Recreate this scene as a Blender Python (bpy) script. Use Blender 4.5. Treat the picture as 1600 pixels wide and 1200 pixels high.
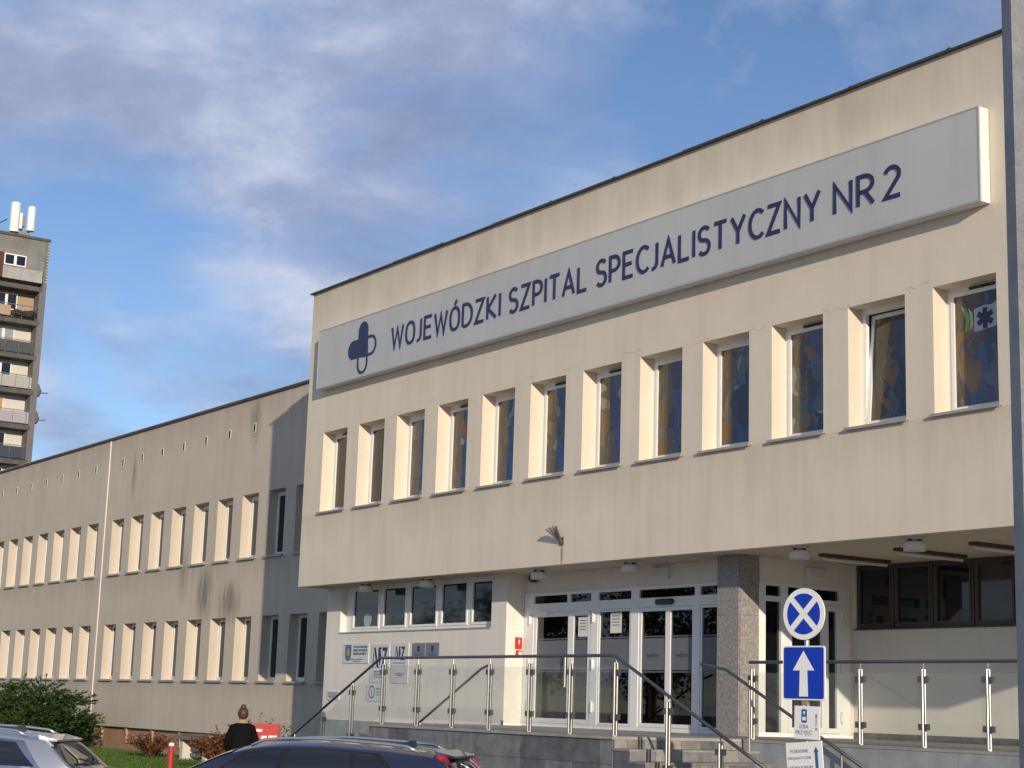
import bpy, bmesh, math, random
from mathutils import Vector, Matrix
random.seed(7)
PI = math.pi
scene = bpy.context.scene
for o in list(bpy.data.objects): bpy.data.objects.remove(o)
col = scene.collection

# ------------------------------------------------------------------ camera
yaw, pit, rol = math.radians(-55.639), math.radians(10.882), math.radians(1.821)
fw = Vector((math.sin(yaw)*math.cos(pit), math.cos(yaw)*math.cos(pit), math.sin(pit)))
rt = Vector((math.cos(yaw), -math.sin(yaw), 0)); up = rt.cross(fw)
r2 = math.cos(rol)*rt + math.sin(rol)*up; u2 = -math.sin(rol)*rt + math.cos(rol)*up
cd = bpy.data.cameras.new('camera'); cam = bpy.data.objects.new('camera', cd); col.objects.link(cam)
cd.sensor_width = 36; cd.lens = 2624.9/1600*36; cd.clip_start = .1; cd.clip_end = 3000
M = Matrix((r2, u2, -fw)).transposed().to_4x4(); M.translation = (0, 0, 1.6)
cam.matrix_world = M; scene.camera = cam

# ------------------------------------------------------------------ world, sun, exposure
SUN = Vector((2.7, -1.0, .70)).normalized()           # towards the sun
sun_el = math.asin(SUN.z); sun_az = math.atan2(SUN.x, SUN.y)
w = bpy.data.worlds.new('World'); scene.world = w; w.use_nodes = True
nt = w.node_tree; nt.nodes.clear()
def N(t, typ, **k):
    n = t.nodes.new(typ)
    for a, b in k.items(): setattr(n, a, b)
    return n
out = N(nt, 'ShaderNodeOutputWorld'); bg = N(nt, 'ShaderNodeBackground'); bg.inputs[1].default_value = .108
sky = N(nt, 'ShaderNodeTexSky', sky_type='NISHITA', sun_disc=False)
sky.sun_elevation = sun_el; sky.sun_rotation = sun_az; sky.air_density = .85; sky.dust_density = .0; sky.ozone_density = 3.0
tc = N(nt, 'ShaderNodeTexCoord'); sep = N(nt, 'ShaderNodeSeparateXYZ'); nt.links.new(tc.outputs['Generated'], sep.inputs[0])
za = N(nt, 'ShaderNodeMath', operation='MAXIMUM'); nt.links.new(sep.outputs[2], za.inputs[0]); za.inputs[1].default_value = 0
zb = N(nt, 'ShaderNodeMath', operation='ADD'); nt.links.new(za.outputs[0], zb.inputs[0]); zb.inputs[1].default_value = .22
dv = N(nt, 'ShaderNodeVectorMath', operation='SCALE'); iv = N(nt, 'ShaderNodeMath', operation='DIVIDE'); iv.inputs[0].default_value = 1
nt.links.new(zb.outputs[0], iv.inputs[1]); nt.links.new(tc.outputs['Generated'], dv.inputs[0]); nt.links.new(iv.outputs[0], dv.inputs['Scale'])
mp = N(nt, 'ShaderNodeMapping'); mp.inputs['Location'].default_value = (12.35, 7.85, 0); mp.inputs['Rotation'].default_value = (0, 0, .35); mp.inputs['Scale'].default_value = (1, 1, 0.6)
nt.links.new(dv.outputs[0], mp.inputs[0])
def wnoise(scale, detail, rough, dist, loc=0):
    n = N(nt, 'ShaderNodeTexNoise'); n.inputs['Scale'].default_value = scale; n.inputs['Detail'].default_value = detail
    n.inputs['Roughness'].default_value = rough; n.inputs['Distortion'].default_value = dist
    if loc:
        m2 = N(nt, 'ShaderNodeMapping'); m2.inputs['Location'].default_value = (loc, loc*.3, 0); nt.links.new(mp.outputs[0], m2.inputs[0]); nt.links.new(m2.outputs[0], n.inputs[0])
    else: nt.links.new(mp.outputs[0], n.inputs[0])
    return n
def ramp(t, src, stops):
    r = N(t, 'ShaderNodeValToRGB'); e = r.color_ramp.elements
    while len(e) < len(stops): e.new(.5)
    for i, (p, c) in enumerate(stops): e[i].position = p; e[i].color = c if len(c) == 4 else (*c, 1)
    t.links.new(src, r.inputs[0]); return r
n1 = wnoise(2.3, 10, .57, .25); n2 = wnoise(3.4, 9, .6, .2, 7.3)
cm = ramp(nt, n1.outputs[0], [(.39, (0, 0, 0)), (.60, (1, 1, 1))])
cc = ramp(nt, n2.outputs[0], [(.35, (2.0, 2.45, 3.7)), (.50, (2.9, 3.35, 4.7)), (.66, (4.9, 5.2, 6.2))])
cs = N(nt, 'ShaderNodeMath', operation='MULTIPLY'); nt.links.new(cm.outputs[0], cs.inputs[0]); cs.inputs[1].default_value = .85
mx = N(nt, 'ShaderNodeMix', data_type='RGBA'); ti = N(nt, 'ShaderNodeMix', data_type='RGBA', blend_type='MULTIPLY'); ti.inputs['Factor'].default_value = 1; ti.inputs['B'].default_value = (1.06, .98, 1.0, 1); nt.links.new(sky.outputs[0], ti.inputs['A'])
nt.links.new(cs.outputs[0], mx.inputs['Factor']); nt.links.new(ti.outputs['Result'], mx.inputs['A']); nt.links.new(cc.outputs[0], mx.inputs['B'])
nt.links.new(mx.outputs['Result'], bg.inputs[0]); nt.links.new(bg.outputs[0], out.inputs[0])
sd = bpy.data.lights.new('sun', 'SUN'); sd.energy = 3.4; sd.angle = math.radians(.5); sd.color = (1, .87, .69)
so = bpy.data.objects.new('sun', sd); col.objects.link(so); so.rotation_euler = (-SUN).to_track_quat('-Z', 'Y').to_euler(); so.location = (30, -20, 30)
scene.view_settings.view_transform = 'Standard'; scene.view_settings.look = 'None'
scene.view_settings.exposure = 0.28; scene.view_settings.gamma = 1

# ------------------------------------------------------------------ materials
MATS = {}
def mat(name, c, rough=.7, var=0, vscale=3, bump=0, bscale=60, metal=0, spec=.5, streak=0, coat=0, c2=None):
    if name in MATS: return MATS[name]
    m = bpy.data.materials.new(name); m.use_nodes = True; t = m.node_tree; b = t.nodes['Principled BSDF']
    b.inputs['Base Color'].default_value = (*c, 1); b.inputs['Roughness'].default_value = rough; b.inputs['Metallic'].default_value = metal
    b.inputs['Specular IOR Level'].default_value = spec; b.inputs['Coat Weight'].default_value = coat
    g = N(t, 'ShaderNodeNewGeometry')
    last = None
    if var or c2:
        n = N(t, 'ShaderNodeTexNoise'); n.inputs['Scale'].default_value = vscale; n.inputs['Detail'].default_value = 6; n.inputs['Roughness'].default_value = .6
        t.links.new(g.outputs['Position'], n.inputs[0])
        d = c2 if c2 else tuple(x*(1-var) for x in c); l = c if c2 else tuple(min(1, x*(1+var*.6)) for x in c)
        r = ramp(t, n.outputs[0], [(.3, d), (.7, l)]); last = r.outputs[0]
    if streak:
        mp = N(t, 'ShaderNodeMapping'); mp.inputs['Scale'].default_value = (3.2, 3.2, .16); t.links.new(g.outputs['Position'], mp.inputs[0])
        n = N(t, 'ShaderNodeTexNoise'); n.inputs['Scale'].default_value = 1; n.inputs['Detail'].default_value = 7; n.inputs['Roughness'].default_value = .65; t.links.new(mp.outputs[0], n.inputs[0])
        r = ramp(t, n.outputs[0], [(.28, (1-streak,)*3), (.52, (1, 1, 1))])
        x = N(t, 'ShaderNodeMix', data_type='RGBA', blend_type='MULTIPLY'); x.inputs['Factor'].default_value = 1
        if last: t.links.new(last, x.inputs['A'])
        else: x.inputs['A'].default_value = (*c, 1)
        t.links.new(r.outputs[0], x.inputs['B']); last = x.outputs['Result']
    if last: t.links.new(last, b.inputs['Base Color'])
    if bump:
        n = N(t, 'ShaderNodeTexNoise'); n.inputs['Scale'].default_value = bscale; n.inputs['Detail'].default_value = 4; t.links.new(g.outputs['Position'], n.inputs[0])
        bp = N(t, 'ShaderNodeBump'); bp.inputs['Strength'].default_value = bump; bp.inputs['Distance'].default_value = .02
        t.links.new(n.outputs[0], bp.inputs['Height']); t.links.new(bp.outputs[0], b.inputs['Normal'])
    MATS[name] = m; return m
def glass(name, tint, refl=1.0, rough=.01, haze=0, hazec=(.6, .65, .62)):
    m = bpy.data.materials.new(name); m.use_nodes = True; t = m.node_tree; t.nodes.clear()
    o = N(t, 'ShaderNodeOutputMaterial'); tr = N(t, 'ShaderNodeBsdfTransparent'); tr.inputs[0].default_value = (*tint, 1)
    gl = N(t, 'ShaderNodeBsdfGlossy'); gl.inputs['Roughness'].default_value = rough
    fr = N(t, 'ShaderNodeFresnel'); fr.inputs[0].default_value = 1.5
    f = N(t, 'ShaderNodeMath', operation='MULTIPLY'); f.use_clamp = True; t.links.new(fr.outputs[0], f.inputs[0]); f.inputs[1].default_value = refl
    gb = N(t, 'ShaderNodeNewGeometry'); fb = N(t, 'ShaderNodeMath', operation='SUBTRACT'); fb.inputs[0].default_value = 1; t.links.new(gb.outputs['Backfacing'], fb.inputs[1])
    f2_ = N(t, 'ShaderNodeMath', operation='MULTIPLY'); t.links.new(f.outputs[0], f2_.inputs[0]); t.links.new(fb.outputs[0], f2_.inputs[1]); f = f2_
    base = tr.outputs[0]
    if haze:
        df = N(t, 'ShaderNodeBsdfDiffuse'); df.inputs[0].default_value = (*hazec, 1); mh = N(t, 'ShaderNodeMixShader'); mh.inputs[0].default_value = haze
        t.links.new(base, mh.inputs[1]); t.links.new(df.outputs[0], mh.inputs[2]); base = mh.outputs[0]
    ms = N(t, 'ShaderNodeMixShader'); t.links.new(f.outputs[0], ms.inputs[0]); t.links.new(base, ms.inputs[1]); t.links.new(gl.outputs[0], ms.inputs[2])
    t.links.new(ms.outputs[0], o.inputs[0]); MATS[name] = m; return m
plaster = mat('plaster', (.72, .635, .515), .9, .05, .9, .25, 90, streak=.07)
plaster_wing = mat('plaster_wing', (.58, .505, .41), .9, .06, .7, .25, 90, streak=.08)
plaster_white = mat('plaster_white', (.76, .72, .645), .9, .05, .9, .2, 90, streak=.06)
def add_stains(m, spots):
    """old damp stains at fixed places on the wall"""
    t = m.node_tree; b = t.nodes['Principled BSDF']; src = b.inputs['Base Color'].links[0].from_socket
    g = N(t, 'ShaderNodeNewGeometry'); n = N(t, 'ShaderNodeTexNoise'); n.inputs['Scale'].default_value = 1; n.inputs['Detail'].default_value = 6
    mp = N(t, 'ShaderNodeMapping'); mp.inputs['Scale'].default_value = (7, 7, 1.2); t.links.new(g.outputs['Position'], mp.inputs[0]); t.links.new(mp.outputs[0], n.inputs[0])
    for (c, r, s) in spots:
        q = N(t, 'ShaderNodeMapping', vector_type='TEXTURE'); q.inputs['Location'].default_value = c; q.inputs['Scale'].default_value = r; t.links.new(g.outputs['Position'], q.inputs[0])
        gr = N(t, 'ShaderNodeTexGradient', gradient_type='SPHERICAL'); t.links.new(q.outputs[0], gr.inputs[0])
        mu = N(t, 'ShaderNodeMath', operation='MULTIPLY'); t.links.new(gr.outputs[1], mu.inputs[0]); t.links.new(n.outputs[0], mu.inputs[1])
        rr = ramp(t, mu.outputs[0], [(.12, (1, 1, 1)), (.42, (s, s, s*.98))])
        x = N(t, 'ShaderNodeMix', data_type='RGBA', blend_type='MULTIPLY'); x.inputs['Factor'].default_value = 1
        t.links.new(src, x.inputs['A']); t.links.new(rr.outputs[0], x.inputs['B']); src = x.outputs['Result']
    t.links.new(src, b.inputs['Base Color'])
white = mat('white_frame', (.80, .80, .78), .35, .04, 5)
sillm = mat('sill_metal', (.36, .335, .30), .45, .15, 8)
roofm = mat('roof_metal', (.07, .06, .055), .6, .3, 4)
soffm = mat('soffit_paint', (.60, .53, .42), .9, .06, 1.2, .1, 80)
dark = mat('dark_metal', (.03, .03, .032), .5)
steel = mat('brushed_steel', (.40, .385, .36), .38, .1, 20, metal=1)
steel_dark = mat('dark_steel', (.22, .22, .22), .35, .1, 20, metal=1)
granite = mat('granite', (.37, .345, .32), .5, bump=.1, c2=(.17, .16, .155), vscale=22)
stone_a = mat('stone_tile_grey', (.20, .205, .205), .55, .38, 5, .15, 40, streak=.3)
stone_b = mat('stone_tile_dark', (.13, .135, .14), .55, .35, 5, .15, 40, streak=.3)
stone_c = mat('stone_tile_brown', (.21, .19, .165), .6, .35, 7, .15, 40)
stone_d = mat('stone_tile_pale', (.27, .26, .235), .6, .3, 7, .15, 40)
grout = mat('grout', (.36, .36, .34), .9, .2, 10)
paving = mat('paving', (.33, .315, .285), .8, .2, 3, .1, 60)
slabm = mat('grey_slab', (.32, .34, .35), .7, .22, 3, .15, 50)
signface = mat('sign_face', (.505, .505, .495), .42, .05, .8, streak=.06)
signside = mat('sign_side', (.74, .73, .70), .5, .08, 3, streak=.2)
navy = mat('navy_letters', (.018, .024, .085), .45)
pane_dark = mat('pane_dark', (.012, .014, .018), .03, spec=.55)
pane_brown = mat('pane_brown', (.055, .045, .035), .06, .3, 3, spec=.5)
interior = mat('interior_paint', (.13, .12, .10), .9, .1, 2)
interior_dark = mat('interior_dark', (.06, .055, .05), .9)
band = glass('frosted_band', (.5, .5, .52), .6, .2, .42, (.33, .345, .38))
clear = glass('clear_glass', (.50, .54, .53), 1.3)
rail_glass = glass('balustrade_glass', (.93, .95, .94), .9, .02, .05, (.62, .62, .56))
plaque_white = mat('plaque_white', (.62, .64, .65), .35, .05, 6)
plaque_grey = mat('plaque_grey', (.17, .19, .24), .4, .05, 6)
ink = mat('ink', (.06, .065, .085), .6)
ink_blue = mat('ink_blue', (.03, .09, .20), .6)
redm = mat('red_plate', (.46, .03, .022), .45)
concrete = mat('concrete', (.36, .35, .33), .85, .3, 3, .25, 40)
lampw = mat('lamp_white', (.70, .68, .63), .4)

# ------------------------------------------------------------------ mesh helpers
class MB:
    def __init__(s): s.v = []; s.f = []
    def add(s, vs, fs):
        b = len(s.v); s.v += [tuple(v) for v in vs]; s.f += [tuple(i+b for i in f) for f in fs]; return s
    def box(s, x0, x1, y0, y1, z0, z1):
        v = [(x0, y0, z0), (x1, y0, z0), (x1, y1, z0), (x0, y1, z0), (x0, y0, z1), (x1, y0, z1), (x1, y1, z1), (x0, y1, z1)]
        return s.add(v, [(0, 3, 2, 1), (4, 5, 6, 7), (0, 1, 5, 4), (1, 2, 6, 5), (2, 3, 7, 6), (3, 0, 4, 7)])
    def tube(s, pts, r, n=10, r1=None):
        pts = [Vector(p) for p in pts]; L = len(pts); rings = []
        for i, p in enumerate(pts):
            d = (pts[min(i+1, L-1)] - pts[max(i-1, 0)]).normalized()
            a = d.cross(Vector((0, 0, 1)) if abs(d.z) < .9 else Vector((1, 0, 0))).normalized(); b = d.cross(a)
            rr = r if r1 is None else r + (r1-r)*i/max(1, L-1)
            rings.append([p + rr*(math.cos(2*PI*k/n)*a + math.sin(2*PI*k/n)*b) for k in range(n)])
        vs = [v for R in rings for v in R]; fs = []
        for i in range(L-1):
            for k in range(n): fs.append((i*n+k, i*n+(k+1) % n, (i+1)*n+(k+1) % n, (i+1)*n+k))
        fs += [tuple(range(n-1, -1, -1)), tuple((L-1)*n+k for k in range(n))]
        return s.add(vs, fs)
    def lathe(s, prof, c=(0, 0, 0), n=20):
        vs = []; fs = []; m = len(prof)
        for k in range(n):
            a = 2*PI*k/n
            vs += [(c[0]+r*math.cos(a), c[1]+r*math.sin(a), c[2]+z) for r, z in prof]
        for k in range(n):
            k2 = (k+1) % n
            for i in range(m-1): fs.append((k*m+i, k2*m+i, k2*m+i+1, k*m+i+1))
        return s.add(vs, fs)
    def prism(s, poly, y0, y1):            # polygon in xz, extruded in y (y0 front)
        n = len(poly); vs = [(x, y0, z) for x, z in poly] + [(x, y1, z) for x, z in poly]
        fs = [tuple(range(n)), tuple(range(2*n-1, n-1, -1))] + [((i+1) % n, i, n+i, n+(i+1) % n) for i in range(n)]
        return s.add(vs, fs)
    def ribbon(s, pts, t, y0, y1, closed=False):   # flat stroke in xz
        P = [Vector((p[0], p[1])) for p in pts]; n = len(P); A = []; B = []
        for i in range(n):
            a = P[i-1] if (closed or i > 0) else None; b = P[(i+1) % n] if (closed or i < n-1) else None
            d1 = (P[i]-a).normalized() if a is not None else None; d2 = (b-P[i]).normalized() if b is not None else None
            if d1 is None: d1 = d2
            if d2 is None: d2 = d1
            n1 = Vector((-d1.y, d1.x)); n2 = Vector((-d2.y, d2.x)); m = n1+n2
            m = n1 if m.length < 1e-4 else m.normalized(); k = t/2/max(.45, m.dot(n1)); A.append(P[i]+m*k); B.append(P[i]-m*k)
        for i in range(n if closed else n-1):
            j = (i+1) % n; q = [A[i], A[j], B[j], B[i]]
            vs = [(p.x, y0, p.y) for p in q] + [(p.x, y1, p.y) for p in q]
            s.add(vs, [(0, 1, 2, 3), (7, 6, 5, 4), (0, 4, 5, 1), (2, 6, 7, 3), (1, 5, 6, 2), (3, 7, 4, 0)])
        return s
    def mesh(s, name): 
        me = bpy.data.meshes.new(name); me.from_pydata(s.v, [], s.f); me.update()
        bm = bmesh.new(); bm.from_mesh(me); bmesh.ops.recalc_face_normals(bm, faces=bm.faces); bm.to_mesh(me); bm.free(); return me
    def build(s, name, m, parent=None, smooth=False, loc=None):
        me = s.mesh(name); me.materials.append(m)
        if smooth: me.shade_smooth() if False else [setattr(p, 'use_smooth', True) for p in me.polygons]
        return link(name, me, parent, loc)
def link(name, me, parent=None, loc=None):
    o = bpy.data.objects.new(name, me); col.objects.link(o); o.parent = parent
    if loc is not None: o.location = loc
    return o
def tag(o, label, cat, group=None, kind=None):
    o['label'] = label; o['category'] = cat
    if group: o['group'] = group
    if kind: o['kind'] = kind
    return o
def struct(o): o['kind'] = 'structure'; return o
def thing(name, label, cat, loc=(0, 0, 0), rz=0, group=None):
    o = bpy.data.objects.new(name, None); col.objects.link(o); o.location = loc; o.rotation_euler = (0, 0, rz); o.empty_display_size = .2
    return tag(o, label, cat, group)
def box(name, m, parent, *b, bevel=0):
    o = MB().box(*b).build(name, m, parent)
    if bevel: bv = o.modifiers.new('bevel', 'BEVEL'); bv.width = bevel; bv.segments = 2
    return o
def wall_open(x0, x1, z0, z1, ops, y, depth):
    """front wall in the plane y with rectangular openings and their reveals"""
    mb = MB(); xs = sorted({x0, x1, *[a for o in ops for a in o[:2]]}); zs = sorted({z0, z1, *[a for o in ops for a in o[2:]]})
    for i in range(len(xs)-1):
        for j in range(len(zs)-1):
            cx = (xs[i]+xs[i+1])/2; cz = (zs[j]+zs[j+1])/2
            if any(o[0] < cx < o[1] and o[2] < cz < o[3] for o in ops): continue
            mb.add([(xs[i], y, zs[j]), (xs[i+1], y, zs[j]), (xs[i+1], y, zs[j+1]), (xs[i], y, zs[j+1])], [(0, 1, 2, 3)])
    for a, b, c, d in ops:
        e = y+depth
        mb.add([(a, y, c), (a, e, c), (a, e, d), (a, y, d)], [(0, 1, 2, 3)]); mb.add([(b, y, c), (b, y, d), (b, e, d), (b, e, c)], [(0, 1, 2, 3)])
        mb.add([(a, y, d), (a, e, d), (b, e, d), (b, y, d)], [(0, 1, 2, 3)]); mb.add([(a, y, c), (b, y, c), (b, e, c), (a, e, c)], [(0, 1, 2, 3)])
    me = bpy.data.meshes.new('wall'); me.from_pydata(mb.v, [], mb.f); me.update()
    bm = bmesh.new(); bm.from_mesh(me); bmesh.ops.remove_doubles(bm, verts=bm.verts, dist=1e-4); bm.to_mesh(me); bm.free()
    return me
def frame_mb(x0, x1, z0, z1, t, y0, y1, mb=None):
    mb = mb or MB()
    mb.box(x0, x0+t, y0, y1, z0, z1); mb.box(x1-t, x1, y0, y1, z0, z1); mb.box(x0+t, x1-t, y0, y1, z0, z0+t); mb.box(x0+t, x1-t, y0, y1, z1-t, z1); return mb
def text(name, body, size, m, parent, loc, rot=(PI/2, 0, 0), align='CENTER', bold=0, xs=1):
    c = bpy.data.curves.new(name, 'FONT'); c.body = body; c.size = size; c.align_x = align; c.align_y = 'CENTER'; c.extrude = .001; c.offset = bold
    t = bpy.data.objects.new(name, c); me = bpy.data.meshes.new_from_object(t); bpy.data.objects.remove(t); bpy.data.curves.remove(c)
    me.materials.clear(); me.materials.append(m); o = link(name, me, parent, loc); o.rotation_euler = rot; o.scale = (xs, 1, 1); return o

# ------------------------------------------------------------------ ground
G = -.33
asphalt = mat('asphalt', (.075, .073, .07), .9, .3, 2, .3, 70)
lawnm = mat('lawn_soil', (.05, .085, .02), .95, .3, 2)
forem = mat('forecourt_bounce', (.38, .34, .285), .9, .25, 1.5, .2, 60)  # pale unseen paving, added to bounce warm sunlight onto the shaded walls
struct(MB().add([(-75, -45, G+.004), (40, -45, G+.004), (40, 11.3, G+.004), (-24.1, 11.3, G+.004), (-28.9, 13.1, G+.004), (-31, 14.1, G+.004), (-43, 9.4, G+.004), (-75, 9.4, G+.004)], [(0, 1, 2, 3, 4, 5, 6, 7)]).build('forecourt', forem))
struct(MB().add([(-900, -900, G), (900, -900, G), (900, 900, G), (-900, 900, G)], [(0, 1, 2, 3)]).build('ground', asphalt))
LAWN = [(-80, 9.5), (-43, 9.5), (-31, 14.2), (-28.9, 20.6), (-80, 20.6)]
mb = MB(); n = len(LAWN); mb.add([(x, y, -.10) for x, y in LAWN], [tuple(range(n))]); struct(mb.build('lawn', lawnm))
mb = MB()
for i in range(n-1):
    a, b = Vector(LAWN[i]), Vector(LAWN[i+1])
    if i == 3: continue
    d = (b-a).normalized(); q = Vector((d.y, -d.x))*.1
    for z in (0,):
        p = [a, b, b+q, a+q]; mb.add([(v.x, v.y, G-.02) for v in p]+[(v.x, v.y, -.09) for v in p], [(0, 1, 2, 3), (4, 5, 6, 7), (0, 1, 5, 4), (1, 2, 6, 5), (2, 3, 7, 6), (3, 0, 4, 7)])
struct(mb.build('kerb', concrete))
struct(MB().add([(-28.8, 13.2, G+.004), (-24, 11.4, G+.004), (14, 11.4, G+.004), (14, 21.3, G+.004), (-28.8, 17, G+.004)], [(0, 1, 2, 3, 4)]).build('pavement', paving))
# ------------------------------------------------------------------ hospital entrance block
XL, XR = -34.78, -9.5
ZB, ZT = 4.16, 11.07
SO = 4.187                                    # soffit
hb = thing('hospital_building', 'cream rendered hospital entrance block overhanging its glazed entrance', 'building', (0, 0, 0))
WX = [-33.93 + 1.6485*i for i in range(15)]
WW, WZ0, WZ1 = 1.125, 5.80, 7.655
ops = [(x, x+WW, WZ0, WZ1) for x in WX]
fme = wall_open(XL, XR, ZB, ZT, ops, 18, .33); fme.materials.append(plaster); link('facade_wall', fme, hb)
mb = MB()
mb.add([(XL, 18, ZB), (XL, 18, ZT), (XL, 45, ZT), (XL, 45, ZB)], [(0, 1, 2, 3)]); mb.add([(XR, 18, ZB), (XR, 45, ZB), (XR, 45, ZT), (XR, 18, ZT)], [(0, 1, 2, 3)])
mb.box(XL+.02, XR-.02, 44.5, 45, -.2, ZT-.02); mb.build('side_wall', plaster, hb)
# facade lip and soffit
box('drip_edge', plaster, hb, XL+.003, XR-.003, 18.002, 18.16, ZB, SO+.05)
box('soffit', soffm, hb, XL+.003, XR-.003, 18.16, 22.4, SO, SO+.25)
box('roof_slab', roofm, hb, XL+.05, XR-.05, 18.35, 44.4, ZT-.4, ZT-.15)
mb = MB(); x = XL-.06; k = 0                  # metal coping in slightly uneven sheets
while x < XR:
    x2 = min(x+1.95, XR+.06); dz = random.uniform(-.012, .012); mb.box(x, x2-.004, 17.93, 18.36, ZT+.002, ZT+.038+dz); mb.box(x2-.05, x2-.004, 17.925, 18.365, ZT+.004, ZT+.05+dz); x = x2
mb.box(XL-.06, XL+.25, 18.36, 45, ZT+.002, ZT+.06); mb.build('coping', roofm, hb)
# painted film on the panes
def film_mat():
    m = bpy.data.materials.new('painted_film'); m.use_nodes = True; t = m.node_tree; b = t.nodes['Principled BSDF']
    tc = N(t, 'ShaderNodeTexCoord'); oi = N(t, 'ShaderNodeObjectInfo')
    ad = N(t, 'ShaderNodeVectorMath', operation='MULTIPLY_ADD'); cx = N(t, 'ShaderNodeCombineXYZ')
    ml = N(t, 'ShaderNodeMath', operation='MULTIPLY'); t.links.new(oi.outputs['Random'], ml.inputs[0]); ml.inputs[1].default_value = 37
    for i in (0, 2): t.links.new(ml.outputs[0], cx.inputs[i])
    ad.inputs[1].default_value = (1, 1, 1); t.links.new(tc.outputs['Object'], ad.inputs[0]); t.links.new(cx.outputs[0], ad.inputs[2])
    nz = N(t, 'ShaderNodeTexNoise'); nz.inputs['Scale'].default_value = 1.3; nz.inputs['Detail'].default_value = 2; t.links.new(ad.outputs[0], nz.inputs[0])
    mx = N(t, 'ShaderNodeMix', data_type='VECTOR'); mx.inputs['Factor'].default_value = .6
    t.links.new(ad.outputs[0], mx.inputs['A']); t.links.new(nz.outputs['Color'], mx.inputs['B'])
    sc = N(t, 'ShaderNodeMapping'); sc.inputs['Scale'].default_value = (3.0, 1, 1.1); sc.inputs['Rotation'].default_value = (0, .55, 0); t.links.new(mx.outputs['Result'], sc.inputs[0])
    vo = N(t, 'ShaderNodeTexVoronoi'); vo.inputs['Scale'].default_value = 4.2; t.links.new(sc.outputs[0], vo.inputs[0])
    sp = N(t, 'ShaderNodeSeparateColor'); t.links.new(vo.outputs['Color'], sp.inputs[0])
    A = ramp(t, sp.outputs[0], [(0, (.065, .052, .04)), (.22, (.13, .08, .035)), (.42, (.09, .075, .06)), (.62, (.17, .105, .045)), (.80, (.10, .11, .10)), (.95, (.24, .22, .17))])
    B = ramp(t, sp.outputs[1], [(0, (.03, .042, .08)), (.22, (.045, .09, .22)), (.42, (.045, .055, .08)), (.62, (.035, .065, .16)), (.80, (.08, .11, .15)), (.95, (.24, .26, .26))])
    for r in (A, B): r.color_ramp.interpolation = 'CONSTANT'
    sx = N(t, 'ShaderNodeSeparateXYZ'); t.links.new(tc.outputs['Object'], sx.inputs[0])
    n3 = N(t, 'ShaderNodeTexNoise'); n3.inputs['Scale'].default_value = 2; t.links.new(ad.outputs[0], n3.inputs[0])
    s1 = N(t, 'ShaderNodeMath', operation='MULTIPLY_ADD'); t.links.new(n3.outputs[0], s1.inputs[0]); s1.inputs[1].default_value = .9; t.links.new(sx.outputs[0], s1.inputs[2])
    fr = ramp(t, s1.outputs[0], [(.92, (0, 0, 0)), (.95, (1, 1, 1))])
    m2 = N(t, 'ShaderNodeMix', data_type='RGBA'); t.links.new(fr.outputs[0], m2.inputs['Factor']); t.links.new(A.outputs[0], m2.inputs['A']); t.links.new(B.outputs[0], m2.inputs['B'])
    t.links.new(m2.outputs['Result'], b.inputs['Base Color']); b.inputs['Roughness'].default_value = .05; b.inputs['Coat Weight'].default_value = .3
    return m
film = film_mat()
IW, IH = WW, WZ1-WZ0
frame_me = frame_mb(0, IW, .0, IH, .075, 0, .07, frame_mb(.075, IW-.075, .075, IH-.075, .055, -.015, .05)).mesh('window_frame'); frame_me.materials.append(white)
outer_me = frame_mb(0, IW, 0, IH, .075, 0, .07).mesh('outer_frame'); outer_me.materials.append(white)
sash_me = frame_mb(.078, IW-.078, .078, IH-.078, .06, -.015, .05).mesh('sash'); sash_me.materials.append(white)
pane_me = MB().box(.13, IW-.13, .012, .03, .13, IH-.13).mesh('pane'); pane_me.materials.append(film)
sill_me = MB().box(-.05, IW+.05, -.345, .0, -.002, .018).box(-.05, IW+.05, -.36, -.346, -.022, .018).mesh('sill'); sill_me.materials.append(sillm)
vent_me = MB().box(.42, .86, -.03, -.001, IH-.068, IH-.03).mesh('vent_slot'); vent_me.materials.append(dark)
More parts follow.
